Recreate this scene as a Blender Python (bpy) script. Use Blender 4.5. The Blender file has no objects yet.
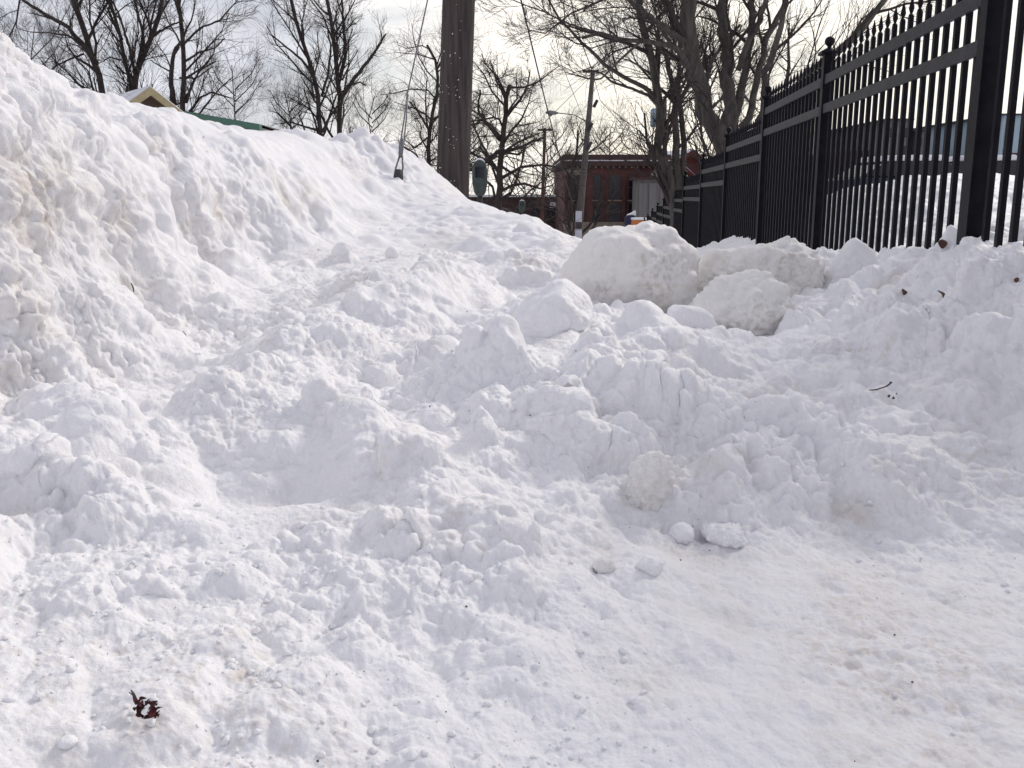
import bpy, math, random
import numpy as np
from mathutils import Vector, Matrix
rnd = random.Random(7)
R = math.radians
scene = bpy.context.scene
COL = scene.collection

# ------------------------------------------------------------------ camera
F, HCAM = 930.0, 1.0
PITCH = math.atan(187 / F)
cam = bpy.data.cameras.new('camera'); cam.sensor_width = 36; cam.lens = F / 1024 * 36
cam.clip_start = 0.05; cam.clip_end = 3000
co = bpy.data.objects.new('camera', cam); COL.objects.link(co)
co.location = (0, 0, HCAM); co.rotation_euler = (math.pi / 2 - PITCH, 0, 0)
scene.camera = co

def ray(px, py):
    u = (px - 512) / F; v = (384 - py) / F
    y = math.cos(PITCH) + v * math.sin(PITCH); z = -math.sin(PITCH) + v * math.cos(PITCH)
    return u / y, z / y
def at(px, py, Y):
    """point at ground distance Y that appears at the measured pixel"""
    x, z = ray(px, py)
    return Vector((x * Y, Y, HCAM + z * Y))

# ------------------------------------------------------------------ helpers
def tag(o, label=None, cat=None, group=None, kind=None):
    if label: o['label'] = label
    if cat: o['category'] = cat
    if group: o['group'] = group
    if kind: o['kind'] = kind
    return o
def thing(name, loc, label, cat, group=None, rz=0):
    o = bpy.data.objects.new(name, None); COL.objects.link(o); o.empty_display_size = .1
    o.location = loc; o.rotation_euler = (0, 0, rz)
    return tag(o, label, cat, group)
def npmesh(name, V, Fc, mat, smooth=False, parent=None):
    """V (n,3), Fc (m,k) world coordinates; parent at rest with translation only"""
    me = bpy.data.meshes.new(name)
    V = np.asarray(V, dtype=np.float32)
    if parent is not None:
        off = parent_world(parent); V = V - np.array(off, dtype=np.float32)
    me.vertices.add(len(V)); me.vertices.foreach_set('co', V.ravel())
    if isinstance(Fc, np.ndarray): groups = [Fc]
    else: groups = Fc
    loops = np.concatenate([g.ravel() for g in groups]); tot = np.concatenate([np.full(len(g), g.shape[1]) for g in groups])
    st = np.concatenate([[0], np.cumsum(tot)[:-1]])
    me.loops.add(len(loops)); me.loops.foreach_set('vertex_index', loops.astype(np.int32))
    me.polygons.add(len(tot)); me.polygons.foreach_set('loop_start', st.astype(np.int32)); me.polygons.foreach_set('loop_total', tot.astype(np.int32))
    if smooth: me.polygons.foreach_set('use_smooth', np.ones(len(tot), dtype=bool))
    me.materials.append(mat); me.update(calc_edges=True)
    o = bpy.data.objects.new(name, me); COL.objects.link(o)
    if parent is not None: o.parent = parent
    return o
def parent_world(p):
    v = Vector((0, 0, 0))
    while p is not None:
        v += p.location; p = p.parent
    return v
class MB:
    def __init__(s): s.V = []; s.Q = []
    def poly(s, pts, faces):
        b = len(s.V); s.V += [tuple(p) for p in pts]; s.Q += [[b + i for i in f] for f in faces]; return s
    def box(s, a, b, M=None):
        x0, y0, z0 = a; x1, y1, z1 = b
        P = [Vector(p) for p in ((x0,y0,z0),(x1,y0,z0),(x1,y1,z0),(x0,y1,z0),(x0,y0,z1),(x1,y0,z1),(x1,y1,z1),(x0,y1,z1))]
        if M: P = [M @ p for p in P]
        return s.poly(P, [(0,3,2,1),(4,5,6,7),(0,1,5,4),(1,2,6,5),(2,3,7,6),(3,0,4,7)])
    def tube(s, pts, rads, n=10, cap=True):
        pts = [Vector(p) for p in pts]; b = len(s.V)
        if not hasattr(rads, '__len__'): rads = [rads] * len(pts)
        for i, p in enumerate(pts):
            t = (pts[min(i+1, len(pts)-1)] - pts[max(i-1, 0)]).normalized()
            a = t.orthogonal().normalized() if i == 0 else (a - t * a.dot(t)).normalized()
            c = t.cross(a)
            for k in range(n):
                an = 2 * math.pi * k / n
                s.V.append(tuple(p + (a * math.cos(an) + c * math.sin(an)) * rads[i]))
        for i in range(len(pts) - 1):
            for k in range(n):
                s.Q.append([b+i*n+k, b+i*n+(k+1) % n, b+(i+1)*n+(k+1) % n, b+(i+1)*n+k])
        if cap: s.Q.append([b+k for k in range(n)][::-1]); s.Q.append([b+(len(pts)-1)*n+k for k in range(n)])
        return s
    def lathe(s, c, prof, n=20, M=None):
        """prof: list of (r,z) around the vertical through c"""
        b = len(s.V)
        for r_, z_ in prof:
            for k in range(n):
                an = 2*math.pi*k/n; p = Vector((r_*math.cos(an), r_*math.sin(an), z_))
                if M: p = M @ p
                s.V.append(tuple(Vector(c) + p))
        for i in range(len(prof)-1):
            for k in range(n): s.Q.append([b+i*n+k, b+i*n+(k+1)%n, b+(i+1)*n+(k+1)%n, b+(i+1)*n+k])
        s.Q.append([b+k for k in range(n)][::-1]); s.Q.append([b+(len(prof)-1)*n+k for k in range(n)])
        return s
    def prism(s, outline, d):
        """outline: list of 3D points, extruded by vector d"""
        n = len(outline); P = [Vector(p) for p in outline]; P += [p + Vector(d) for p in P]
        return s.poly(P, [tuple(range(n))[::-1], tuple(range(n, 2*n))] + [(i, (i+1)%n, n+(i+1)%n, n+i) for i in range(n)])
    def build(s, name, mat, parent=None, smooth=False, bevel=0):
        me = bpy.data.meshes.new(name)
        off = parent_world(parent) if parent is not None else Vector((0,0,0))
        me.from_pydata([tuple(Vector(v) - off) for v in s.V], [], s.Q)
        if smooth: me.polygons.foreach_set('use_smooth', [len(p.vertices) == 4 for p in me.polygons])
        me.materials.append(mat); me.update()
        o = bpy.data.objects.new(name, me); COL.objects.link(o)
        if parent is not None: o.parent = parent
        if bevel:
            m = o.modifiers.new('bevel', 'BEVEL'); m.width = bevel; m.segments = 2; m.limit_method = 'ANGLE'
        return o

# ------------------------------------------------------------------ materials
def mat(name, col, rough=.8, col2=None, nscale=8, bump=0, bscale=40, metal=0, stretch=None, spec=None, detail=6):
    m = bpy.data.materials.new(name); m.use_nodes = True; nt = m.node_tree; N = nt.nodes; L = nt.links
    b = N['Principled BSDF']; b.inputs['Base Color'].default_value = (*col, 1); b.inputs['Roughness'].default_value = rough
    b.inputs['Metallic'].default_value = metal
    if spec is not None: b.inputs['Specular IOR Level'].default_value = spec
    tc = N.new('ShaderNodeTexCoord'); src = tc.outputs['Object']
    if stretch:
        mp = N.new('ShaderNodeMapping'); mp.inputs['Scale'].default_value = stretch; L.new(src, mp.inputs[0]); src = mp.outputs[0]
    if col2:
        n = N.new('ShaderNodeTexNoise'); n.inputs['Scale'].default_value = nscale; n.inputs['Detail'].default_value = detail; L.new(src, n.inputs[0])
        r = N.new('ShaderNodeValToRGB'); r.color_ramp.elements[0].position = .35; r.color_ramp.elements[1].position = .65
        r.color_ramp.elements[0].color = (*col, 1); r.color_ramp.elements[1].color = (*col2, 1)
        L.new(n.outputs[0], r.inputs[0]); L.new(r.outputs[0], b.inputs['Base Color'])
    if bump:
        n2 = N.new('ShaderNodeTexNoise'); n2.inputs['Scale'].default_value = bscale; n2.inputs['Detail'].default_value = 8; L.new(src, n2.inputs[0])
        bp = N.new('ShaderNodeBump'); bp.inputs['Strength'].default_value = bump; bp.inputs['Distance'].default_value = .02
        L.new(n2.outputs[0], bp.inputs['Height']); L.new(bp.outputs[0], b.inputs['Normal'])
    return m

def snow_mat(name, attr=False, tint=(.86,.855,.868), dirt=(.55,.48,.40), dirt_amt=.7, sss=.45):
    m = bpy.data.materials.new(name); m.use_nodes = True; nt = m.node_tree; N = nt.nodes; L = nt.links
    b = N['Principled BSDF']; b.inputs['Roughness'].default_value = .55; b.inputs['Specular IOR Level'].default_value = .25
    b.inputs['Subsurface Weight'].default_value = sss; b.inputs['Subsurface Scale'].default_value = .011
    b.inputs['Subsurface Radius'].default_value = (1, .85, .75)
    tc = N.new('ShaderNodeTexCoord')
    def noise(sc, det=5):
        n = N.new('ShaderNodeTexNoise'); n.inputs['Scale'].default_value = sc; n.inputs['Detail'].default_value = det
        L.new(tc.outputs['Object'], n.inputs[0]); return n.outputs[0]
    def math_(op, a, c=None):
        n = N.new('ShaderNodeMath'); n.operation = op; n.use_clamp = True
        for i, q in enumerate((a, c)):
            if q is None: continue
            if isinstance(q, (int, float)): n.inputs[i].default_value = q
            else: L.new(q, n.inputs[i])
        return n.outputs[0]
    def ramp(src, a, c):
        n = N.new('ShaderNodeMapRange'); n.inputs[1].default_value = a; n.inputs[2].default_value = c; n.clamp = True; L.new(src, n.inputs[0]); return n.outputs[0]
    big = ramp(noise(2.2), .5, .75); fine = ramp(noise(45, 6), .45, .7)
    base_d = math_('MULTIPLY', math_('MULTIPLY', big, fine), dirt_amt)
    if attr:
        at_ = N.new('ShaderNodeAttribute'); at_.attribute_name = 'dirt'
        mid = ramp(noise(18, 6), .3, .62)
        st = math_('MULTIPLY', at_.outputs['Fac'], mid)
        base_d = math_('ADD', base_d, st)
    mx = N.new('ShaderNodeMix'); mx.data_type = 'RGBA'
    mx.inputs[6].default_value = (*tint, 1); mx.inputs[7].default_value = (*dirt, 1)
    L.new(base_d, mx.inputs[0]); L.new(mx.outputs[2], b.inputs['Base Color'])
    n1 = noise(160, 6); n2 = noise(700, 3)
    b1 = N.new('ShaderNodeBump'); b1.inputs['Strength'].default_value = .55; b1.inputs['Distance'].default_value = .006; L.new(n1, b1.inputs['Height'])
    b2 = N.new('ShaderNodeBump'); b2.inputs['Strength'].default_value = .5; b2.inputs['Distance'].default_value = .0015; L.new(n2, b2.inputs['Height'])
    L.new(b1.outputs[0], b2.inputs['Normal']); L.new(b2.outputs[0], b.inputs['Normal'])
    return m

M_snow = snow_mat('snow', attr=True)
M_ice = snow_mat('icy_snow', tint=(.825,.81,.79), dirt=(.42,.35,.28), dirt_amt=.9, sss=.4)
M_clean = snow_mat('clean_snow', dirt_amt=.1)
M_far = mat('distant_snow', (.80,.80,.82), .9, (.62,.62,.64), 1.2)
M_black = mat('black_fence_paint', (.0035,.0035,.006), .42, (.008,.008,.012), 14, .12, 120, spec=.12)
M_rail = mat('mottled_rail_paint', (.009,.009,.013), .4, (.026,.026,.032), 22, .15, 90, spec=.25)  # rail colour is paler and more mottled than the posts
M_bark = mat('dark_bark', (.030,.022,.020), .95, (.065,.050,.045), 6, .6, 30)
M_bark2 = mat('grey_brown_bark', (.060,.052,.047), .95, (.12,.105,.095), 5, .8, 25, stretch=(3,3,.7))
M_twig = mat('twigs', (.055,.042,.042), .95)
M_pole = mat('pole_wood', (.036,.026,.025), .9, (.088,.068,.064), 3.2, .7, 30, stretch=(9,9,.55))
M_pole2 = mat('red_brown_pole', (.10,.045,.035), .9, (.06,.03,.026), 6)
M_pole3 = mat('grey_pole', (.085,.07,.065), .9, (.13,.11,.10), 6)
M_steel = mat('galvanised_steel', (.13,.135,.14), .5, (.22,.22,.23), 40, metal=.6)
M_brick = mat('red_brick', (.125,.045,.038), .9, (.08,.034,.030), 2.5, .3, 20)
M_brickd = mat('dark_brick', (.075,.038,.034), .9, (.055,.03,.028), 3)
M_stone = mat('beige_stone', (.26,.21,.16), .9, (.20,.165,.13), 3)
M_greyp = mat('grey_panel', (.20,.19,.185), .8, (.15,.145,.14), 1.5, stretch=(3,1,.3))
M_glass = mat('dark_glass', (.012,.012,.018), .15)
M_tan = mat('tan_fascia', (.48,.40,.22), .7, (.40,.33,.19), 6)
M_soffit = mat('brown_siding', (.13,.09,.065), .8)
M_green = mat('green_trim', (.07,.17,.12), .6)
M_meter = mat('meter_paint', (.03,.042,.042), .5, (.055,.075,.07), 20)
M_paper = mat('white_notice', (.62,.62,.68), .8, (.50,.50,.55), 12)
M_blue = mat('dark_blue_paint', (.012,.018,.06), .35)
M_orange = mat('orange_paint', (.55,.17,.04), .6)
M_lblue = mat('pale_blue_siding', (.36,.46,.52), .8, (.32,.41,.47), 3)
M_dred = mat('dark_red_siding', (.10,.018,.015), .8)
M_char = mat('charcoal_siding', (.19,.18,.18), .85, (.14,.13,.135), 2)
M_dark = mat('charcoal_wall', (.035,.035,.04), .85, (.06,.06,.065), 2)
M_leaf = mat('dead_red_leaf', (.11,.012,.016), .7, (.035,.006,.008), 60)
M_brownleaf = mat('brown_leaf', (.12,.05,.03), .8, (.06,.025,.02), 60)
M_wood = mat('twig_bark', (.10,.045,.035), .85, (.06,.03,.028), 80)
M_tyre = mat('tyre_rubber', (.02,.02,.02), .9)
M_grit = mat('grit', (.05,.035,.03), .9, (.10,.07,.055), 100)

# ------------------------------------------------------------------ noise
_rs = np.random.RandomState(3)
PERM = _rs.permutation(1024)
GR = _rs.normal(size=(1024, 3)); GR /= np.linalg.norm(GR, axis=1)[:, None]; GR = GR.astype(np.float32)
RV = _rs.rand(1024, 4).astype(np.float32)
def hsh(i, j, k): return PERM[(PERM[(PERM[i & 1023] + j) & 1023] + k) & 1023]
def perlin(P):
    I = np.floor(P).astype(np.int32); f = (P - I).astype(np.float32); w = f*f*f*(f*(f*6-15)+10)
    out = 0
    for a in (0, 1):
        for b in (0, 1):
            for c in (0, 1):
                g = GR[hsh(I[:,0]+a, I[:,1]+b, I[:,2]+c)]
                d = g[:,0]*(f[:,0]-a) + g[:,1]*(f[:,1]-b) + g[:,2]*(f[:,2]-c)
                ww = (w[:,0] if a else 1-w[:,0]) * (w[:,1] if b else 1-w[:,1]) * (w[:,2] if c else 1-w[:,2])
                out = out + d*ww
    return out
def fbm(P, o=4, g=.5):
    s = 0; a = 1
    for i in range(o): s = s + a*perlin(P*(2.03**i) + 17.3*i); a *= g
    return s
def clods(P, dens=1.0, seed=0):
    """rounded lumps: union of random spheres, one per cell; 0..~0.6"""
    I = np.floor(P).astype(np.int32); f = (P - I).astype(np.float32); best = np.zeros(len(P), np.float32)
    for a in (-1, 0, 1):
        for b in (-1, 0, 1):
            for c in (-1, 0, 1):
                r = RV[hsh(I[:,0]+a+seed, I[:,1]+b, I[:,2]+c)]
                dx = f[:,0]-a-r[:,0]; dy = f[:,1]-b-r[:,1]; dz = f[:,2]-c-r[:,2]
                rad = .25 + .55*r[:,3]**1.5
                q = rad*rad - (dx*dx+dy*dy+dz*dz)
                best = np.maximum(best, q/rad)
    return best

# ------------------------------------------------------------------ the snow field: measured heights
CT = [ # px, py, distance, roughness
 (0,768,1.0,.6),(200,768,1.03,.6),(400,768,1.06,.45),(640,768,1.10,.22),(900,768,1.12,.2),(1023,768,1.15,.2),
 (0,680,1.15,.7),(200,680,1.2,.7),(400,680,1.24,.6),(620,680,1.3,.3),(800,680,1.33,.22),(1000,680,1.35,.2),
 (0,600,1.35,.8),(120,590,1.42,.7),(260,600,1.42,.5),(400,600,1.46,.85),(560,610,1.5,.5),(700,610,1.54,.25),(880,610,1.56,.22),(1023,610,1.56,.2),
 (0,520,1.62,.9),(120,500,1.75,.8),(220,545,1.6,.2),(300,518,1.7,.25),(165,612,1.4,.3),(330,520,1.68,.7),(450,520,1.72,1),(560,530,1.74,1),(700,552,1.80,.6),(860,560,1.84,.5),(1000,560,1.84,.4),
 (700,520,1.92,1),(860,500,2.02,1),(1000,500,2.05,.6),
 (0,450,1.95,.7),(100,440,2.02,.5),(200,460,1.98,.6),(300,470,1.95,.5),(400,450,1.98,1),(500,450,2.0,1),(620,470,2.02,1),(740,450,2.14,1),(880,450,2.22,.9),(1000,450,2.2,.8),
 (0,400,2.4,.5),(120,390,2.55,.6),(220,400,2.45,.7),(320,390,2.4,.7),(420,390,2.35,.9),(520,390,2.3,.9),(640,400,2.4,1),(760,400,2.5,.9),(900,400,2.5,.6),(1010,400,2.38,.7),
 (70,352,2.75,.6),(180,345,3.0,.7),(300,335,2.95,.7),(380,330,2.9,.8),(460,340,3.0,.6),(540,350,2.75,.7),(660,345,2.85,.9),(780,350,3.0,.8),(900,345,2.8,.8),(1010,345,2.62,.8),
 (140,312,3.3,.8),(220,290,3.9,.8),(310,285,3.9,.6),(400,285,3.8,.7),(480,290,4.0,.5),(560,304,3.5,.7),(650,322,3.45,.8),(760,330,3.5,.8),(900,290,3.3,.8),(1010,290,2.88,.8),
 (220,262,4.7,.7),(310,250,5.0,.4),(400,255,4.9,.4),(470,265,4.7,.5),(540,262,4.8,.6),(620,296,4.4,.6),(740,300,4.25,.6),(850,264,4.4,.7),(930,256,3.75,.7),(1010,246,3.15,.7),
 (300,238,5.5,.7),(350,228,6.0,.4),(420,232,6.1,.4),(500,235,6.0,.7),(560,245,5.6,.6),
 (335,216,6.3,.3),(400,210,7.1,.45),(470,212,7.0,.5),(530,222,6.6,.6),
 # left bank: foot, steep cut face, lip
 (0,352,2.42,.8),(0,290,2.48,1),(0,210,2.56,.9),(0,130,2.70,.9),(0,100,2.85,.8),
 (60,325,2.82,.8),(60,250,2.90,1),(60,180,3.02,1),(60,125,3.22,.9),
 (120,290,3.45,1),(120,235,3.52,1),(120,180,3.65,1),(120,140,3.85,.8),
 (200,258,4.3,1),(200,215,4.38,1),(200,175,4.52,.9),(200,150,4.72,.6),
 (265,236,5.05,1),(270,205,5.12,1),(268,175,5.25,.8),(262,160,5.5,.3),
 (310,226,5.8,.9),(312,205,5.86,.8),(312,190,6.0,.6),(318,176,6.25,.6),(250,148,5.8,.25),(330,152,6.9,.4),(400,175,7.8,.7),(352,196,7.0,.3),(370,160,7.8,.7),
 # crest line
 (-150,10,2.6,.6),(0,60,3.1,.7),(26,70,3.22,.7),(46,88,3.5,.6),(64,96,3.8,.6),(90,98,4.2,.5),(130,106,4.7,.4),(190,113,5.4,.3),(250,131,6.1,.3),
 (290,139,6.7,.3),(330,139,7.3,.4),(372,137,8.0,.4),(396,148,8.5,.7),(420,165,8.8,.4),(443,184,9.0,.3),(470,199,8.6,.2),(500,209,7.8,.2),(530,217,7.2,.3),(560,234,6.4,.4),
 (588,247,5.8,.5),(640,262,5.4,.5),(740,266,5.4,.5),(820,252,5.2,.5),(880,254,4.6,.5),(940,245,4.0,.5),(1010,240,3.4,.5),(1100,235,2.7,.5),(1100,240,3.2,.4),
]
CP = []
for px, py, Y, rg in CT:
    p = at(px, py, Y); CP.append((p.x, p.y, p.z, rg))
CP += [ # the far side of the crests, beside and behind the camera
 (-4.2,3.2,.9,.4),(-3.9,5.0,.9,.4),(-3.8,6.5,.9,.4),(-3.2,8.2,.95,.4),(-2.2,9.8,.95,.4),(-1.0,10.6,.6,.3),(-6,4,.1,.3),(-6,8,.1,.3),(-4,11.5,.1,.3),(-8,13,-.2,.3),
 (0,8.6,.35,.3),(.4,10.5,.1,.3),(0,13,-.3,.3),(1.2,8.5,.25,.3),(1.5,12,-.2,.3),(2,6.8,.4,.4),(.9,7.0,.4,.4),(-1,13,-.3,.3),(-3,15,-.5,.3),(2,15,-.5,.3),
 (-2.2,.8,.7,.7),(-2.6,1.8,1.2,.8),(-4.5,1.2,1.2,.5),(-6,0,.3,.4),(-2,-1,.6,.5),(-1.2,.3,.36,.6),(1.4,.3,.28,.2),(0,-1,.3,.3),(1.5,-1,.35,.3),(0,-4,.25,.3),(-4,-4,.3,.3),(4,-4,.4,.3),(-10,0,0,.3),(0,-14,.2,.3),(-14,-6,0,.3),(10,-10,.3,.3),
 (2.1,1.6,.42,.6),(2.4,2.4,.7,.7),(2.8,3.4,.88,.6),(3.2,1,.7,.5),(4,2.5,.9,.5),(3.5,4.8,.80,.3),(4,0,.7,.5),
 (3.0,6.2,.86,.3),(4.2,6.2,.9,.3),(5.5,5,.9,.3),(3.3,7.6,1.10,.2),(4.5,7.4,1.12,.15),(6,7.2,1.12,.2),(7.5,6.8,1.12,.2),(3.4,8.3,1.17,.1),(4.6,8.2,1.17,.1),(6,8.2,1.17,.1),(8,8.2,1.17,.1),
 (3.5,10,1.1,.1),(6,10,1.1,.1),(9,10,1.1,.1),(4,14,1.0,.1),(9,13,1.0,.1),(12,5,1.0,.2),(8,3,.95,.2),(14,0,.9,.2),
]
CP = np.array(CP)
ctr = CP[:, :2]
D = np.linalg.norm(ctr[:, None] - ctr[None], axis=2)
n = len(CP)
A = np.zeros((n+3, n+3)); A[:n,:n] = D + np.eye(n)*-.004; A[:n,n] = 1; A[:n,n+1:] = ctr; A[n:, :n] = A[:n, n:].T
W = np.linalg.solve(A, np.vstack([CP[:, 2:], np.zeros((3, 2))]))
def field(x, y):
    out = np.empty((len(x), 2))
    for s in range(0, len(x), 100000):
        q = np.stack([x[s:s+100000], y[s:s+100000]], 1)
        d = np.sqrt(((q[:, None] - ctr[None])**2).sum(2) + .0016)
        out[s:s+100000] = d @ W[:n] + W[n] + q @ W[n+1:]
    return out[:,0], np.clip(out[:,1], .1, 1.05)

# big measured lumps: px, py (centre on the surface), distance, half width px, height factor, squareness
LUMPS = [
 (745,610,1.53,26,.16),(735,650,1.4,32,.14),(690,722,1.2,50,.16),(870,640,1.42,34,.14),(950,690,1.27,46,.12),(810,700,1.25,40,.1),(610,655,1.36,40,.15),(980,600,1.6,36,.18),(850,585,1.68,28,.18),(930,570,1.75,30,.2),(14,66,3.15,26,.35),(370,160,7.8,16,.4),(395,168,8.0,12,.4),(345,170,7.3,14,.3),
 (58,425,2.15,62,.55),(150,462,1.98,38,.5),(96,470,1.95,30,.4),(212,415,2.3,42,.45),(262,392,2.4,36,.4),(345,410,2.25,32,.5),(372,395,2.3,26,.4),
 (20,500,1.75,30,.4),(40,545,1.62,28,.4),(118,520,1.7,30,.35),(75,505,1.72,24,.4),
 (395,480,1.88,26,.6),(355,478,1.9,22,.5),(440,470,1.9,40,.55),(492,455,1.98,45,.6),(560,440,2.1,36,.6),(335,458,1.95,24,.45),
 (300,540,1.62,26,.4),(455,530,1.68,30,.6),(400,555,1.58,20,.45),(522,548,1.62,28,.55),(500,575,1.55,20,.4),
 (375,625,1.42,30,.4),(360,655,1.34,34,.4),(505,650,1.36,16,.4),(590,605,1.5,45,.2),(466,600,1.5,14,.5),
 (120,640,1.3,40,.3),(215,655,1.28,36,.3),(60,690,1.18,44,.3),(290,690,1.2,40,.3),(150,590,1.45,34,.35),
 (460,382,2.5,36,.38),(500,398,2.4,48,.42),(430,350,2.85,34,.35),(395,310,3.3,46,.5),(360,290,3.7,40,.45),(470,300,3.6,28,.4),(440,285,3.9,26,.4),
 (600,372,2.6,36,.4),(655,378,2.55,34,.42),(700,400,2.45,40,.45),(640,430,2.25,42,.42),(590,410,2.3,36,.55),(720,440,2.2,40,.55),(655,345,2.9,34,.5),
 (770,430,2.3,40,.5),(830,440,2.25,50,.5),(860,480,2.08,55,.45),(790,480,2.05,42,.5),(930,500,2.0,60,.35),(740,500,1.98,36,.5),(905,430,2.4,30,.4),
 (900,365,2.8,44,.6),(980,340,2.95,40,.5),(1010,385,2.6,34,.6),(940,310,3.3,36,.5),(870,330,3.1,36,.45),(840,300,3.5,30,.5),(905,285,3.6,34,.5),(970,270,3.7,40,.5),
 (820,355,2.9,34,.5),(770,350,2.95,30,.5),(740,370,2.8,30,.5),(810,310,3.5,26,.5),
 (540,270,4.6,28,.5),(500,262,4.8,24,.5),(560,262,4.7,22,.5),(490,240,5.6,26,.3),
 (345,255,4.9,12,.7),(300,262,4.7,16,.6),(270,262,4.7,16,.5),
 (15,140,3.0,60,.35),(75,135,3.6,50,.35),(150,160,4.3,36,.4),(200,150,4.9,30,.35),(40,240,2.8,55,.4),(95,230,3.35,40,.45),(30,320,2.55,45,.4),
 (150,215,4.0,34,.5),(105,290,3.3,34,.45),(185,205,4.5,26,.5),(225,215,4.8,26,.5),(165,270,4.0,26,.4),(250,190,5.4,22,.5),(285,195,5.7,22,.5),
 (115,98,4.6,12,.5),(170,108,5.2,12,.4),(225,122,5.8,14,.4),(310,140,7.2,14,.4),(360,142,8.0,16,.5),(345,150,7.6,18,.4),
 (385,150,8.4,12,.5),(405,162,8.3,12,.5),(428,178,8.6,10,.4),(232,432,2.15,60,.34),(190,440,2.1,30,.4),(500,590,1.5,26,.3),(420,600,1.48,30,.4),(330,590,1.5,30,.3),
]
RIDGES = [
 ([(0,100,2.8),(60,118,3.25),(120,132,3.9),(200,150,4.75),(265,167,5.42),(310,192,5.98)],.13,.07),
 ([(0,388,2.45),(60,345,2.8),(130,305,3.4),(200,266,4.25),(265,244,5.0),(300,236,5.6)],.10,-.07),
 ([(0,250,2.5),(60,260,2.9),(130,235,3.55),(200,210,4.4),(270,195,5.15)],.09,-.035),

 ([(450,268,4.4),(415,292,3.7),(362,300,3.5),(315,312,3.25),(293,348,2.85),(262,385,2.5),(225,405,2.3)],.14,.08),
 ([(480,292,3.9),(440,330,3.1),(400,368,2.65),(370,400,2.35)],.12,-.08),
 ([(215,478,1.93),(285,480,1.9)],.10,-.07),([(60,368,2.6),(150,345,2.9),(220,312,3.4)],.17,-.06),
 ([(330,415,2.25),(365,445,2.05),(420,495,1.85),(480,545,1.68),(520,600,1.5)],.09,.055),
 ([(440,380,2.5),(500,378,2.5),(560,392,2.4),(640,400,2.35),(690,420,2.3)],.11,.04),
 ([(600,360,2.7),(660,350,2.8),(730,330,3.1)],.11,.06),([(500,296,4.0),(520,276,4.4)],.16,-.07),
 ([(760,440,2.25),(840,440,2.25),(900,470,2.1)],.10,.05),([(810,395,2.5),(850,400,2.5)],.12,-.05),([(640,515,1.88),(700,520,1.9)],.07,-.03),
 ([(20,430,2.0),(70,410,2.15),(105,440,2.0)],.11,.05),([(0,480,1.8),(60,480,1.8),(130,500,1.75)],.09,.04),([(440,216,7.0),(520,226,6.5),(560,238,6.0)],.25,.05),
 ([(430,240,5.8),(520,248,5.4)],.2,-.06),([(560,555,1.7),(640,580,1.6),(690,640,1.4)],.05,.014),
]
TH = np.concatenate([np.arange(-52, 52.001, .08), np.arange(54, 307, 3.0)]) * math.pi/180
RR = np.exp(np.arange(math.log(.40), math.log(15.0), .0023)); RR = np.concatenate([[.02, .2], RR, [16, 18]])
nt_, nr_ = len(TH), len(RR)
T2, R2 = np.meshgrid(TH, RR); X = (R2*np.sin(T2)).ravel(); Y = (R2*np.cos(T2)).ravel()
Rf = R2.ravel()
# warp for natural lump outlines
P2 = np.stack([X, Y, np.zeros_like(X)], 1)
wx = perlin(P2*5 + 3.1)*.05 + perlin(P2*14 + 9)*.018; wy = perlin(P2*5 + 31.7)*.05 + perlin(P2*14 + 77)*.018
Xw, Yw = X + wx, Y + wy
H0, RG = field(X, Y)
front = (T2.ravel() < R(52.05))
for pl, rad, hh in RIDGES:
    P_ = [at(*q) for q in pl]; best = np.full(len(X), 9., np.float32)
    for a, b in zip(P_[:-1], P_[1:]):
        ux, uy = b.x-a.x, b.y-a.y; t = np.clip(((Xw-a.x)*ux+(Yw-a.y)*uy)/(ux*ux+uy*uy), 0, 1)
        best = np.minimum(best, (Xw-a.x-t*ux)**2+(Yw-a.y-t*uy)**2)
    H0 = H0 + hh*np.exp(-best/(rad*rad))
bump = np.zeros_like(H0)
for px, py, yy, rp, hf in LUMPS:
    c = at(px, py, yy); rad = rp / F * yy * 1.1
    cy = c.y + rad*.35
    m = np.abs(Xw-c.x) < rad*1.3
    m &= np.abs(Yw-cy) < rad*1.3
    idx = np.nonzero(m)[0]
    ax = Xw[idx]-c.x; ay = Yw[idx]-cy; an = np.arctan2(ay, ax); sd_ = px*.37+py
    d2 = (ax**2 + ay**2)/rad**2*(1+.28*np.sin(2*an+sd_)+.16*np.sin(3*an+sd_*2.1)+.10*np.sin(5*an+sd_*3.7))
    k = np.clip(1-d2, 0, 1)
    tilt = 1+.45*(math.cos(sd_)*ax+math.sin(sd_)*ay)/rad
    nz_ = .72+.75*perlin(np.stack([ax/rad*1.5+sd_, ay/rad*1.5, np.full_like(ax, 3.3)], 1))
    nb_ = rad*hf*.9*(k**.75)*tilt*np.clip(nz_, .3, 1.3); q_ = .015
    bb = bump[idx]; bump[idx] = .5*(bb+nb_+np.sqrt((bb-nb_)**2+q_*q_))-.5*q_*np.exp(-(bb+nb_)/.01)
Hs = H0 + .3*bump
H0 = H0 + bump
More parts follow.
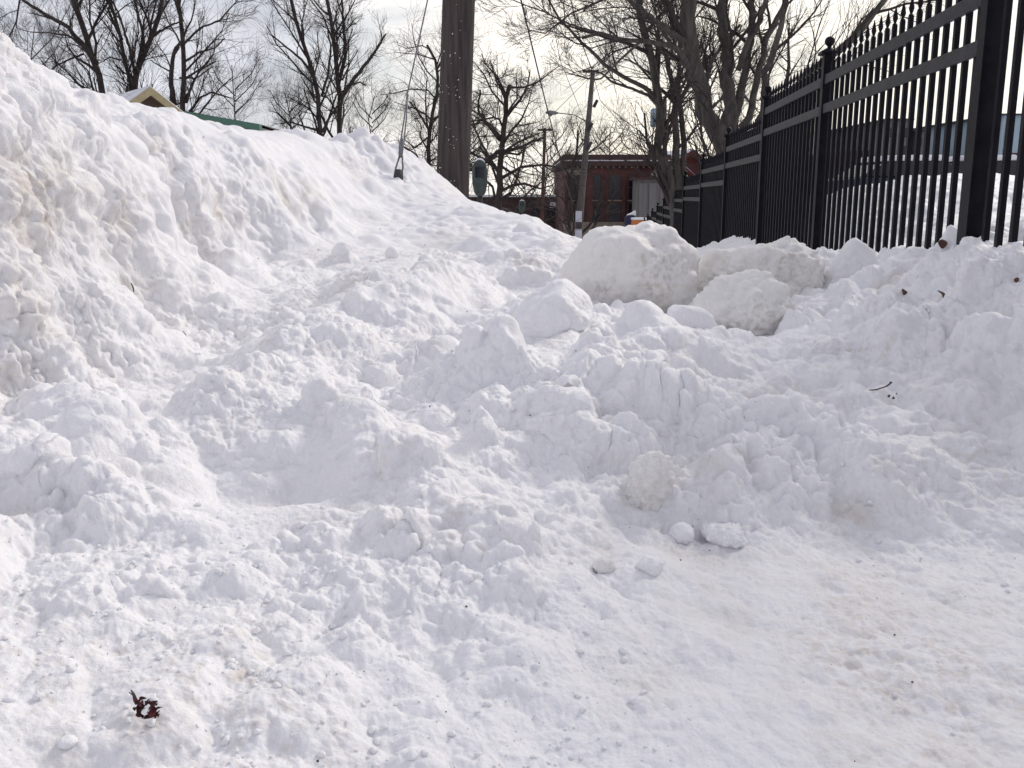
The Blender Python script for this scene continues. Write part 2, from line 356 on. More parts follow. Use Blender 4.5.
# re-space the rings of every column evenly along the slope, so steep faces keep fine detail
Hg, Hsg, RGg = (a.reshape(nr_, nt_) for a in (H0, Hs, RG)); Rn = np.empty((nr_, nt_)); Hn = np.empty_like(Rn); Hsn = np.empty_like(Rn); RGn = np.empty_like(Rn)
for j in range(nt_):
    dz = np.diff(Hg[:, j]); dr_ = np.diff(RR); st_ = np.sqrt(dr_**2 + 1.5*dz**2)/(.5*(RR[1:]+RR[:-1])); st_[:4] = dr_[:4]/RR[4]*.02
    sa = np.concatenate([[0], np.cumsum(st_)]); q = np.interp(np.linspace(0, sa[-1], nr_), sa, RR)
    Rn[:, j] = q; Hn[:, j] = np.interp(q, RR, Hg[:, j]); Hsn[:, j] = np.interp(q, RR, Hsg[:, j]); RGn[:, j] = np.interp(q, RR, RGg[:, j])
R2 = Rn; X = (R2*np.sin(T2)).ravel(); Y = (R2*np.cos(T2)).ravel(); Rf = R2.ravel(); H0 = Hn.ravel(); Hs = Hsn.ravel(); RG = RGn.ravel()
H2 = Hs.reshape(nr_, nt_)
# normals of the base surface
X2 = X.reshape(nr_, nt_); Y2 = Y.reshape(nr_, nt_)
dr = [np.gradient(a, axis=0) for a in (X2, Y2, H2)]; dt = [np.gradient(a, axis=1) for a in (X2, Y2, H2)]
Nx = dt[1]*dr[2]-dt[2]*dr[1]; Ny = dt[2]*dr[0]-dt[0]*dr[2]; Nz = dt[0]*dr[1]-dt[1]*dr[0]
ln = np.sqrt(Nx**2+Ny**2+Nz**2) + 1e-12; sg = np.sign(Nz)
Nrm = np.stack([(Nx/ln*sg).ravel(), (Ny/ln*sg).ravel(), (Nz/ln*sg).ravel()], 1)
Pn = np.stack([X, Y, H0], 1)
steep = np.clip(1-Nrm[:,2], 0, 1)
idx = np.nonzero(front & (Rf > .3))[0]
P = Pn[idx].astype(np.float32); rg = RG[idx]
wrp = np.stack([perlin(P*9+5), perlin(P*9+55), perlin(P*9+105)], 1)
Q = P + wrp*.05
soft = np.clip(.85+1.3*perlin(P*1.9+60), .42, 1.3)
rg = np.clip(rg + .35*perlin(P*2.2+40) + .3*np.clip((P[:,0]-.35)/.3, 0, 1)*np.clip((P[:,1]-1.95)/.25, 0, 1), .08, 1.25)
d = .050*rg*(np.abs(fbm(P*3.3, 3))*1.9-.25) - .022*rg
d += .10*rg*clods(Q*6.5)*np.clip(.6+perlin(P*1.7+8)*1.6, .1, 1.2)
wrp2 = np.stack([perlin(P*30+5), perlin(P*30+55), perlin(P*30+105)], 1)
Q2 = P + wrp2*.014
d += (.050+.022*np.clip((1.95-P[:,1])/.2, 0, 1)*np.clip((.25-P[:,0])/.2, 0, 1))*soft*np.clip(rg, .0, 1)*clods(Q2*15, seed=5)*np.clip(.5+perlin(P*3.7+18)*1.8, .0, 1.2)
near = np.nonzero(Rf[idx] < 5.5)[0]
Pn_ = P[near]
d[near] += .026*soft[near]*np.clip(rg[near]+.05, 0, 1)*clods(Pn_*34 + .4*wrp2[near], seed=11)*np.clip(.45+perlin(Pn_*6+28)*2, .0, 1.1)
rn = np.clip(rg[near]+.3, 0, 1)
rn = np.clip(rn + .25*steep[idx][near], 0, 1.2)
f1 = fbm(Pn_*13 + .3*wrp2[near], 3, .55); f2 = fbm(Pn_*33 + .4*wrp2[near], 3, .6)
d[near] += rn*soft[near]*(.026*(.32-np.abs(f1))*np.clip(rg[near], .1, 1) + .0105*(.25-np.abs(f2))) + (.0035*perlin(Pn_*70) + .0022*perlin(Pn_*130))*rn
# scraped grooves of the shovelled path, low at the right
path = np.clip((P[:,0]+.1)/.3, 0, 1)*np.clip((1.75-P[:,1])/.25, 0, 1)
g = P.copy(); g[:,0] *= .35
d += path*(.016*fbm(g*4+3, 3, .55) + .011*np.abs(fbm(P*9+7, 3, .6)))
Pd = Pn.copy(); Pd[idx] += Nrm[idx]*d[:, None]
# stains
dirt = np.zeros(len(Pd), np.float32)
STAINS = [(70,190,3.05,40,.45),(40,300,2.6,50,.45),(120,215,3.55,24,.6),(180,230,4.3,22,.5),(240,205,4.8,20,.6),(560,290,3.8,26,.4),(520,330,3.2,30,.25),(700,470,2.05,40,.3),(960,420,2.4,60,.25),(600,550,1.75,40,.25),(430,445,2.0,40,.2),(370,250,5.4,30,.25),(450,236,6,30,.3),(25,205,2.8,45,.9),(5,185,2.75,30,.8),(30,240,2.8,30,.5),(215,205,4.7,16,.9),(150,145,4.3,16,.6),(165,175,4.4,18,.4),(275,208,5.5,22,.9),(300,200,5.9,16,1),(290,232,5.5,14,.7),
 (15,385,2.5,40,.55),(60,370,2.7,40,.35),(100,240,3.3,30,.35),(130,285,3.5,20,.4),(330,450,1.95,14,.7),(345,405,2.3,24,.45),(275,480,1.9,40,.35),
 (20,530,1.65,30,.35),(640,495,1.98,30,.3),(850,515,1.98,30,.6),(890,480,2.05,26,.4),(780,390,2.6,60,.3),(900,295,3.5,20,.9),(885,290,3.5,12,1),(700,560,1.8,70,.28),(860,590,1.62,120,.25),(900,700,1.25,180,.2),(720,610,1.55,70,.25),
 (70,745,1.05,60,.25),(150,725,1.1,40,.3),(640,690,1.3,80,.2),(560,250,5.2,26,.5),(530,265,4.7,26,.45),(990,260,3.6,20,.5),(730,460,2.1,24,.35),(545,118,9,10,0)]
for px, py, yy, rp, a in STAINS:
    c = at(px, py, yy); rad = rp/F*yy
    q = ((Pd[:,0]-c.x)**2 + ((Pd[:,1]-c.y)*.8)**2 + ((Pd[:,2]-c.z)*.8)**2)/rad**2
    dirt = np.maximum(dirt, a*np.exp(-q*1.2))
I0 = np.arange(nr_-1)[:, None]*nt_ + np.arange(nt_)[None]
nxt = np.concatenate([np.arange(1, nt_), [0]])
I1 = np.arange(nr_-1)[:, None]*nt_ + nxt[None]
Fq = np.stack([I0, I1, I1+nt_, I0+nt_], 2).reshape(-1, 4)[:, ::-1]
snow = npmesh('snow', Pd, np.ascontiguousarray(Fq), M_snow, smooth=True)
tag(snow, 'ploughed and shovelled white snow covering the pavement', kind='structure')
a_ = snow.data.attributes.new('dirt', 'FLOAT', 'POINT'); a_.data.foreach_set('value', dirt.astype(np.float32))
# lookup of the finished surface: nearest polar cell
dth = math.radians(.08); lr0 = math.log(.40)
def surf(x, y):
    r_ = math.hypot(x, y); th = math.atan2(x, y)
    j = min(max(int(round((th+R(52))/dth)), 0), 1300)
    i = min(int(np.searchsorted(Rn[:, j], r_)), nr_-1)
    return float(Pd[i*nt_+j, 2])
def on_snow(px, py, Y0):
    """walk along the sight line to where it meets the snow near distance Y0"""
    best = None
    for k in range(-60, 61):
        yy = Y0*(1+k*.004); p = at(px, py, yy); e = p.z - surf(p.x, p.y)
        if best is None or abs(e) < best[0]: best = (abs(e), p)
        if e < 0: return p
    return best[1]

# ------------------------------------------------------------------ ground beyond
def ground_z(x, y):
    s = max(0, min(y, 62) - 4) * .072
    lot = 1.0 if (x > 2.6 + .1*y) else 0
    return -s - .05
GX = [-1500,-400,-120,-60,-30,-16,-9,0,1.4,6,12,30,60,120,400,1500]; GY = [-1500,-300,-60,-15,-4,4,9,14,20,30,45,62,90,200,600,2800]
V = []; Q = []
for y in GY:
    for x in GX:
        V.append((x, y, ground_z(x, y)-.25))
for j in range(len(GY)-1):
    for i in range(len(GX)-1): Q.append((j*len(GX)+i, j*len(GX)+i+1, (j+1)*len(GX)+i+1, (j+1)*len(GX)+i))
g_ = npmesh('ground', V, np.array(Q), M_far); tag(g_, 'snow covered ground running to the horizon', kind='structure')
# raised snowy lot behind the fence
fd = Vector((ray(600,197)[0], 1, 0)).normalized(); fn = Vector((fd.y, -fd.x, 0))
lot = MB(); 
L0 = fn*3.2 + fd*10; L1 = fn*12+fd*60; L2 = fn*150+fd*60; L3 = fn*150 + fd*8; L4 = fn*12+fd*9
lot.prism([(p.x, p.y, .95) for p in (L0, L4, L3, L2, L1)], (0, 0, -6)); lt = lot.build('snowy_lot', M_far); tag(lt, 'raised snowy lot behind the fence', kind='structure')

# ------------------------------------------------------------------ fence
ALONG = [3.698, 6.22, 8.38, 10.78, 13.25, 15.95, 18.5, 20.84, 23.14, 25.42, 27.74, 29.82]
TOPH = [.975, .973, .924, .755, .587, .424, .208, .049, -.13, -.287, -.47, -.629]
ALONG = [1.25] + ALONG; TOPH = [1.22, 1.20] + TOPH[1:]
DF = 1.40
def fp(a, off=0): p = fd*a + fn*(DF+off); return Vector((p.x, p.y, 0))
fence = thing('metal_fence', fp(6.2), 'tall black metal picket fence with spear tips and ball topped posts', 'fence')
Mf = Matrix(((fd.x, fn.x, 0, 0), (fd.y, fn.y, 0, 0), (0, 0, 1, 0), (0, 0, 0, 1)))
def fbox(mb, a0, a1, n0, n1, z0, z1): mb.box((a0, n0, z0), (a1, n1, z1), Mf)
picks = []
for i, (a, th) in enumerate(zip(ALONG, TOPH)):
    zt = HCAM + th; zb = zt - 2.15
    m = MB(); w = .034
    fbox(m, a-w, a+w, DF-w, DF+w, zb, zt-.105); fbox(m, a-w-.022, a+w+.022, DF-w-.022, DF+w+.022, zt-.107, zt-.088)
    c = fp(a); m.lathe((c.x, c.y, 0), [(.05, zt-.090), (.034, zt-.075), (.014, zt-.066), (.012, zt-.045)], 16)
    post = m.build('post', M_black, fence, bevel=.003)
    b = MB(); b.lathe((c.x, c.y, zt-.028), [(.030*math.sin(t*math.pi/10)+.001, -.030*math.cos(t*math.pi/10)) for t in range(11)], 18); b.build('ball_finial', M_black, post, smooth=True)
    if i == len(ALONG)-1: break
    a1 = ALONG[i+1]
    z1 = HCAM + [ .99, .742, .737, .54, .362, .172, -.03, -.19, -.36, -.52, -.69, -.85][i]   # top of upper rail
    for zz in (z1, z1-.175, z1-1.35):
        m = MB()
        fbox(m, a+w+.002, a1-w-.002, DF-.026, DF-.010, zz-.056, zz)             # face of the channel rail
        fbox(m, a+w+.002, a1-w-.002, DF-.010, DF+.018, zz-.004, zz)
        m.build('rail', M_rail, fence, bevel=.002)
    if i == 0: nP = 20
    nP = max(8, int(round((a1-a)/.118)))
    for k in range(1, nP):
        aa = a + (a1-a)*k/nP; picks.append((aa, z1))
def picket(mb, aa, z1):
    r = .0125; zt = z1+.07
    fbox(mb, aa-r, aa+r, DF-.006, DF+.014, z1-1.45, zt)
    c = fp(aa, .004)
    # spear tip: collar, flared blade, point
    b0 = len(mb.V); prof = [(.012, 0), (.012, .008), (.006, .014), (.0135, .036), (.009, .058), (.0012, .092)]
    mb.lathe((c.x, c.y, zt-.002), prof, 8)
order = sorted(picks, key=lambda q: q[0] if q[0] > 2.9 else 50+q[0])
for q in order[:99]:
    m = MB(); picket(m, *q); m.build('picket', M_black, fence)
m = MB()
for q in order[99:]: picket(m, *q)
tag(m.build('picket', M_black, fence), 'small far pickets of the fence', kind='stuff')

# ------------------------------------------------------------------ snow chunks
def ico(sub=5):
    import bmesh
    bm = bmesh.new(); bmesh.ops.create_icosphere(bm, subdivisions=sub, radius=1)
    V = np.array([v.co for v in bm.verts]); Fc = np.array([[v.index for v in f.verts] for f in bm.faces]); bm.free()
    return V, Fc
ICO6, ICO4, ICO2 = ico(6), ico(4), ico(2)
def chunk_verts(S, rad, seed, facets=0, rough=.06, rot=None, lump=.05):
    V = S[0].copy(); rs = np.random.RandomState(seed)
    r = np.ones(len(V))
    if facets:
        nn = rs.normal(size=(facets, 3)); nn /= np.linalg.norm(nn, axis=1)[:, None]; dd = .52+.42*rs.rand(facets)
        c = V @ nn.T; c[c < .05] = .05
        q = (dd[None]/c); r = (np.sum(np.minimum(q, 8)**-9., axis=1) + 1)**(-1/9.)
    V = V*r[:, None]*np.array(rad)[None]
    s = float(np.mean(rad))
    N = S[0]
    Pp = (V/s).astype(np.float32) + seed*3.7
    dsp = lump*2.2*fbm(Pp*1.3, 3) + rough*(1.4*clods(Pp*3.2)) + rough*.6*clods(Pp*8, seed=3) + rough*.25*fbm(Pp*14, 3, .6)
    V = V + N*(dsp*s)[:, None]
    if rot is not None:
        V = V @ np.array(Matrix.Rotation(rot[2], 3, 'Z') @ Matrix.Rotation(rot[1], 3, 'Y') @ Matrix.Rotation(rot[0], 3, 'X')).T
    return V
def chunk(name, px, py, Y0, wpx, hpx, dep, seed, label, facets=0, rough=.06, rot=(0,0,0), mt=None, sub=ICO6, lump=.05, group=None, cat='snow chunk'):
    k = Y0/F
    if wpx < 31 and py > 360:
        g0 = on_snow(px, py+hpx*.75, Y0); k = g0.y/F; c = at(px, py, g0.y+wpx*k*.35); c.z = min(c.z, surf(c.x, c.y)+hpx*k*.45)
    else: c = at(px, py, Y0)
    V = chunk_verts(sub, (wpx*k, dep*k*wpx, hpx*k*1.03), seed, facets, rough, rot, lump)
    o = npmesh(name, V, sub[1], mt or M_clean, smooth=True); o.location = c
    return tag(o, label, cat, group)
G = 'large lumps of ploughed snow'
chunk('snow_boulder', 632, 277, 4.05, 66, 50, .9, 2, 'big rounded dirty snow boulder, largest one, in front of the brick building', 0, .065, mt=M_ice, lump=.07, group=G)
chunk('snow_boulder', 756, 276, 4.15, 66, 45, .8, 5, 'wide blocky icy snow boulder right of the big rounded one, against the fence', 6, .12, mt=M_ice, lump=.09, group=G)
chunk('snow_boulder', 742, 314, 3.55, 50, 46, .8, 33, 'pointed grey snow boulder in front of the wide blocky one', 6, .11, (.2,.7,.3), M_ice, group=G)
chunk('snow_slab', 556, 316, 3.15, 54, 27, .8, 12, 'smooth tilted flat snow slab lying below and left of the big rounded boulder', 4, .045, (.25,-.5,.1), lump=.08, group=G)
chunk('snow_chunk', 690, 330, 3.35, 34, 24, .9, 14, 'smooth white snow block between the tilted slab and the pointed boulder', 6, .03, (0,.3,0), group=G)
chunk('snow_chunk', 848, 276, 4.1, 30, 36, .8, 17, 'pale upright snow chunk right of the wide blocky boulder, at the fence foot', 5, .04, (0,.2,0), group=G)
chunk('snow_chunk', 650, 482, 1.90, 23, 32, .8, 21, 'upright crumbly granular snow clod in the middle above the path', 0, .13, (.1,.15,0), M_ice, lump=.08, group=G)
chunk('snow_chunk', 682, 534, 1.80, 13, 11, 1, 23, 'small round snowball at the edge of the shovelled path', 0, .10, mt=M_clean, sub=ICO4)
chunk('snow_chunk', 651, 567, 1.70, 15, 10, 1, 25, 'small lone snow lump on the path below the round snowball', 5, .14, sub=ICO4)
chunk('snow_slab', 728, 532, 1.83, 27, 13, 1, 27, 'low flat snow plate beside the round snowball at the path edge', 5, .13, (0,.1,0))
chunk('snow_chunk', 604, 565, 1.68, 13, 10, 1, 29, 'little yellowish snow lump left of the lone lump on the path', 5, .15, mt=M_ice, sub=ICO4)
chunk('snow_chunk', 1000, 344, 2.95, 26, 18, .8, 31, 'pale angular snow chunk on the right bank near the picture edge', 5, .03, (.2,.5,.4), group=G)
chunk('snow_chunk', 343, 254, 4.95, 11, 12, 1, 33, 'rounded snow lump at the far foot of the tall left bank', 0, .05, sub=ICO4)
chunk('snow_chunk', 392, 254, 4.9, 7, 7, 1, 35, 'tiny snow ball on the flat trodden snow in the distance', 0, .05, sub=ICO4)
chunk('snow_chunk', 68, 742, 1.07, 10, 6, 1, 43, 'small crumb-like lump of snow in the bottom left corner', 0, .08, sub=ICO4)
# loose crumbs
def crumbs(N, seed, zone, smin, smax, name, mt, label):
    rs = random.Random(seed); Vs = []; Fs = []; b = 0; S = ICO2
    shapes = [chunk_verts(S, (1,1,.8), 100+i, 5, .25, lump=.25) for i in range(8)]
    for i in range(N):
        while True:
            th = rs.uniform(-.62, .62); r_ = math.exp(rs.uniform(math.log(.9), math.log(6.5)))
            x, y = r_*math.sin(th), r_*math.cos(th)
            if zone(x, y, rs): break
        s = smin*(smax/smin)**(rs.random()**2.2)
        v = shapes[i % 8]*s
        a = rs.uniform(0, 6.28); c_, s_ = math.cos(a), math.sin(a)
        v = v @ np.array([[c_, s_, 0], [-s_, c_, 0], [0, 0, 1]])
        Vs.append(v + np.array([x, y, surf(x, y)+s*.05])); Fs.append(S[1]+b); b += len(S[0])
    o = npmesh(name, np.concatenate(Vs), np.concatenate(Fs), mt, smooth=True); tag(o, label, kind='stuff')
def zc(x, y, rs):
    v = perlin(np.array([[x*2.2, y*2.2, 5.5]], dtype=np.float32))[0]
    return rs.random() < .25 + 1.3*v
crumbs(1700, 1, zc, .0016, .0080, 'snow_crumbs', M_clean, 'loose crumbs of snow scattered over the heaps')
crumbs(120, 2, lambda x, y, rs: x > -.3 and rs.random() < .5, .0007, .0024, 'grit', M_grit, 'dark specks of grit on the snow')

# ------------------------------------------------------------------ small litter on the snow
def polyline(pxs, Y0, lift=.002):
    return [on_snow(px, py, Y0) + Vector((0, -lift, lift*1.5)) for px, py in pxs]
c0 = on_snow(883, 390, 2.6); k = c0.y/F
m = MB()
pts = [(869,391.5),(873,391.5),(877,391),(881,389.5),(886,388),(889,386),(892,383.5)]
base = [Vector(((px-512)/F*1.0, 0, 0)) for px, py in pts]
P3 = [at(px, py-1.5, c0.y-.03) for px, py in pts]
m.tube(P3, [.0012,.0018,.0020,.0017,.0020,.0024,.0022], 7); m.tube([P3[5], at(890.5, 381.5, c0.y-.035)], [.0016,.001], 6)
tg = m.build('twig', M_wood, smooth=True); tag(tg, 'thin reddish brown twig lying on the right snow bank', 'twig')
for (px, py, s), lb in zip([(889,396,.0042),(893.5,398,.0036),(896.5,393.8,.0024)], ['largest dark pebble just below the twig', 'lower dark pebble beside the largest one under the twig', 'smallest dark pebble right of the twig']):
    c = at(px, py, c0.y-.045)
    o = npmesh('pebble', chunk_verts(ICO4, (s, s, s*1.1), int(px), 5, .1), ICO4[1], M_grit, smooth=True); o.location = c; tag(o, lb, 'pebble', 'pebbles by the twig')
# leaf cluster, lower left
root = on_snow(146, 712, 1.2)
cl = thing('dried_leaf_cluster', root, 'shrivelled dark red leaf cluster frozen in the snow at lower left', 'leaves')
def leaf(mb, c, L, W_, M, curl=.5, n=7):
    pts = []
    for i in range(n):
        t = i/(n-1); w = W_*math.sin(math.pi*min(1, t*.92+.06))**.8
        for s_ in (-1, 0, 1):
            pts.append(M @ Vector((s_*w, (t-.5)*L, abs(s_)*w*curl + .25*L*math.sin(t*3.1+1))) + c)
    fcs = []
    for i in range(n-1):
        for s_ in (0, 1): fcs.append((i*3+s_, i*3+s_+1, i*3+s_+4, i*3+s_+3))
    n0 = len(pts); low = [p + M @ Vector((0, 0, -.0006)) for p in pts]
    mb.poly(pts, fcs); mb.poly(low, [f[::-1] for f in fcs])
kk = root.y/F
rl = random.Random(5)
extra_ = [(rl.uniform(-10,12), rl.uniform(-6,11), rl.uniform(5,8)) for _ in range(14)]
for (dx, dy, L_) in extra_ + [(-9,-4,14),(-5,-1,12),(-7,3,12),(-2,2,12),(2,-3,9),(6,4,14),(9,0,12),(4,9,12),(10,-3,9),(1,11,11),(-3,-7,9),(7,8,10),(-8,8,7)]:
    mb = MB(); M = Matrix.Rotation(rl.uniform(0,6.28),4,'Z') @ Matrix.Rotation(rl.uniform(-1,1),4,'X') @ Matrix.Rotation(rl.uniform(-1,1),4,'Y')
    c = at(146+dx, 707+dy, root.y-.035)
    leaf(mb, c, L_*kk*.9, L_*kk*.34, M, .9); mb.build('leaf', M_leaf, cl, smooth=True)
mb = MB(); mb.tube([at(140,706,root.y-.02), at(135,699,root.y-.022), at(133.5,694,root.y-.024), at(131,690,root.y-.02)], [.0022,.0026,.0018,.0008], 7)
mb.tube([at(134,696,root.y-.022), at(129,692,root.y-.02)], [.001,.0006], 5); mb.tube([at(154,709,root.y-.02), at(162,707,root.y-.03)], [.0012,.0006], 5)
mb.build('stem', M_grit, cl, smooth=True)
o = npmesh('snow_cap', chunk_verts(ICO4, (5*kk,4*kk,4*kk), 77, 0, .1), ICO4[1], M_clean, smooth=True, parent=None); o.parent = cl; o.location = at(154,701,root.y-.022)-root
o = npmesh('snow_cap', chunk_verts(ICO4, (4*kk,4*kk,3.4*kk), 78, 0, .1), ICO4[1], M_clean, smooth=True, parent=None); o.parent = cl; o.location = at(145.5,711.5,root.y-.04)-root
# leaves on the right bank
for (px, py, yy, s, sd, lb) in [(942,244,4.1,5,3,'pointed brown leaf standing on the crest of the right bank'),(1017,280,3.4,2.6,4,'curled dark leaf on the right bank at the picture edge'),(940,294,3.4,4,6,'small brown leaf scrap in the middle of the right bank'),(903,292,3.5,3.2,8,'crumpled brown leaf frozen in the dirty lump on the right bank')]:
    rr_ = random.Random(sd); c = on_snow(px, py, yy); c = at(px, py, c.y-.02); mb = MB()
    M = Matrix.Rotation(rr_.uniform(-.6,.6),4,'Z') @ Matrix.Rotation(1.2,4,'X') @ Matrix.Rotation(rr_.uniform(-.5,.5),4,'Y')
    leaf(mb, c, s*2*yy/F, s*.8*yy/F, M, .6); o = mb.build('dead_leaf', M_brownleaf, smooth=True); tag(o, lb, 'leaf', 'dead leaves on the right bank')
for pxs, yy, lb in [([(131,283),(133,287),(134,292)],3.45,'short dark twig poking from the foot of the left bank'),([(183,331),(186,335),(189,340)],3.1,'thin dark twig stuck in the hollow on the left')]:
    c = on_snow(*pxs[1], yy); mb = MB(); mb.tube([at(px, py, c.y-.03) for px, py in pxs], [.002,.003,.002] if yy > 3.2 else [.001,.0016,.001], 6)
    tag(mb.build('twig', M_grit, smooth=True), lb, 'twig')

# ------------------------------------------------------------------ trees
def tubes(groups, name, mt, parent):
    """groups: dict (K, n) -> list of (pts KxB, rads K)"""
    Vs = []; Fs = []; b = 0
    for (K, n_), lst in groups.items():
        if not lst: continue
        Pt = np.array([q[0] for q in lst]); Rd = np.array([q[1] for q in lst]); B = len(lst)
        T = np.empty_like(Pt); T[:, 1:-1] = Pt[:, 2:]-Pt[:, :-2]; T[:, 0] = Pt[:, 1]-Pt[:, 0]; T[:, -1] = Pt[:, -1]-Pt[:, -2]
        T /= np.linalg.norm(T, axis=2)[..., None]+1e-9
        ref = np.where(np.abs(T[:, :1, 2:3]) < .9, np.array([0, 0, 1.]), np.array([1., 0, 0]))
        U = np.cross(T, np.broadcast_to(ref, T.shape)); U /= np.linalg.norm(U, axis=2)[..., None]+1e-9
        Wv = np.cross(T, U)
        an = np.arange(n_)*2*math.pi/n_
        V = Pt[:, :, None] + (U[:, :, None]*np.cos(an)[:, None] + Wv[:, :, None]*np.sin(an)[:, None])*Rd[:, :, None, None]
        Vs.append(V.reshape(-1, 3))
        base = b + np.arange(B)[:, None, None]*K*n_ + np.arange(K-1)[None, :, None]*n_
        k0 = np.arange(n_)[None, None]; k1 = (k0+1) % n_
        Fs.append(np.stack([base+k0, base+k1, base+n_+k1, base+n_+k0], 3).reshape(-1, 4)); b += B*K*n_
    return npmesh(name, np.concatenate(Vs), np.concatenate(Fs), mt, smooth=True, parent=parent)
def tree(name, limbs, Y0, label, mt, seed, kids=(7,6,5), lens=(.42,.45,.5), twig=.006, spread=.75, up=.25, base_len=3.0, gnarl=.12, group=None, cat='tree', ztop=None, minr=.004, kid_from=.25, depthj=.18):
    """limbs: list of (pixel polyline, r0 px, r1 px, depth direction); real limbs in 3-D round the trunk"""
    rs = np.random.RandomState(seed); S = Y0/F
    allp = []
    first = limbs[0][0][0]; b = at(first[0], first[1], Y0)
    gz = ground_z(b.x, b.y)-.3
    root = thing(name, (b.x, b.y, gz), label, cat, group)
    tr = MB(); gr = {}
    def smooth_pts(P, K):
        P = np.array(P); s = np.concatenate([[0], np.cumsum(np.linalg.norm(np.diff(P, axis=0), axis=1))]); t = np.linspace(0, s[-1], K)
        return np.stack([np.interp(t, s, P[:, i]) for i in range(3)], 1), s[-1]
    def grow(p, d, L, r, lev):
        K = (7, 5, 4, 3)[min(lev, 3)]; n_ = (6, 4, 3, 3)[min(lev, 3)]
        pts = [p]; dd = d.copy()
        for i in range(K-1):
            dd = dd + rs.normal(size=3)*gnarl*(1.5 if lev < 2 else 1.2) + np.array([0, 0, up*.22]); dd /= np.linalg.norm(dd)
            pts.append(pts[-1] + dd*L/(K-1))
        pts = np.array(pts); rr = np.linspace(r, max(r*.32, minr*.6), K)
        gr.setdefault((K, n_), []).append((pts, rr))
        if lev >= len(kids): return
        kidsf(pts, rr, L, lev, kids[lev])
    def kidsf(pts, rr, L, lev, nk, start=.15):
        for j in range(nk):
            t = start + (1-start)*(j+rs.rand())/nk; q = t*(len(pts)-1); i = min(int(q), len(pts)-2); f_ = q-i
            p = pts[i]*(1-f_)+pts[i+1]*f_; r0 = rr[i]*(1-f_)+rr[i+1]*f_
            d = pts[i+1]-pts[i]; d /= np.linalg.norm(d)+1e-9
            v = rs.normal(size=3); v -= d*v.dot(d); v /= np.linalg.norm(v)+1e-9
            a = spread*(.6+.7*rs.rand()); nd = d*math.cos(a)+v*math.sin(a); nd[2] += up*.5; nd /= np.linalg.norm(nd)
            l_ = lens[min(lev, len(lens)-1)]*L*(.55+.8*rs.rand())*(1.15-.55*t)
            grow(p, nd, l_, max(min(r0*.55, L*.012), minr), lev+1)
    for li, (pl, r0, r1, dep) in enumerate(limbs):
        K = 16; n0 = len(pl); P3 = []
        for i, (px, py) in enumerate(pl):
            t = i/(n0-1) if n0 > 1 else 0
            P3.append(at(px, py, Y0 + dep*t))
        if li == 0 or dep == 0 and pl[0][1] >= first[1]-12:
            P3 = [Vector((P3[0].x, P3[0].y, gz))] + P3
        pts, L = smooth_pts(P3, K); pts[1:-1] += rs.normal(size=(K-2, 3))*r1*S*.35
        # continue upwards beyond the frame where the limb leaves it
        rr = np.linspace(r0*S, r1*S, K)
        if pl[0][1] >= first[1]-12: rr[:4] = rr[:4]*np.array([1.25, 1.12, 1.05, 1.0])
        tr.tube([tuple(p) for p in pts], list(rr), 10)
        kidsf(pts, rr, min(L, base_len*2.2), 0, max(3, int(kids[0]*L/base_len/2)), start=kid_from)
        if pl[-1][1] < 15:
            d = pts[-1]-pts[-3]; d /= np.linalg.norm(d); grow(pts[-1], d, base_len, rr[-1], 0)
            for _ in range(2):
                v = rs.normal(size=3)*.5; nd = d+v; nd /= np.linalg.norm(nd); grow(pts[-1], nd, base_len*.8, rr[-1]*.7, 0)
    tr.build('trunk', mt, root, smooth=True)
    tubes(gr, 'crown', M_twig if mt is M_bark2 else mt, root)
    return root
GT = 'bare trees beyond the snow bank'
tree('bare_tree', [([(103,92),(99,72),(90,52),(84,30),(76,10),(71,-6)],4.2,2.4,0),([(97,64),(84,45),(68,28),(52,18),(36,8),(20,-2)],2.6,1.2,-1.5),([(86,50),(70,36),(50,33),(30,32)],1.2,.5,1.5),([(85,45),(72,38),(60,30)],1.0,.5,-2),
 ([(84,54),(68,60),(55,66),(48,74)],1,.5,-1),([(92,56),(78,46),(66,42)],.9,.4,1.5)], 36, 'leftmost bare dark tree leaning left behind the snow bank', M_bark, 11, kids=(9,7,6), base_len=3.2, lens=(.5,.55,.8), spread=.7, group=GT)
tree('bare_tree', [([(135,88),(137,70),(146,50),(154,34),(160,15),(163,-5)],4.0,2.0,0),([(131,88),(125,60),(120,35),(114,15),(108,-5)],2.4,1.4,0),([(145,52),(142,30),(137,10),(133,-5)],1.6,.9,1.5),([(154,36),(166,28),(176,23),(184,20)],1.3,.6,1),
 ([(122,40),(112,18),(108,10),(112,-3)],1.5,.8,-1.5),([(120,60),(110,57),(102,62)],.9,.4,1),([(134,72),(130,50),(124,30),(118,12)],1.6,.9,1.5)], 37, 'forked bare dark tree, second from the left, above the tan gable', M_bark, 12, kids=(9,7,6), base_len=3.2, lens=(.5,.55,.8), spread=.6, group=GT)
tree('bare_tree', [([(182,108),(183,80),(184,55),(182,30),(179,5),(177,-6)],3.6,1.8,0),([(173,105),(171,80),(173,55),(184,38)],2.8,1.2,-1),([(184,62),(200,52),(215,48),(225,38)],1.2,.5,1.5),([(183,45),(200,28),(220,20),(236,2)],1.2,.5,-1.5),
 ([(186,102),(192,85),(200,70),(215,62)],1.5,.6,1.5),([(190,112),(200,98),(212,92),(230,98)],1.3,.5,-1),([(180,78),(196,78),(214,66)],1.0,.4,1.5),([(171,72),(160,66),(150,60)],.9,.4,1)], 34, 'third bare tree from the left, rising right of the tan gable', M_bark, 13, kids=(10,7,6), base_len=3.0, lens=(.5,.55,.8), spread=.8, group=GT)
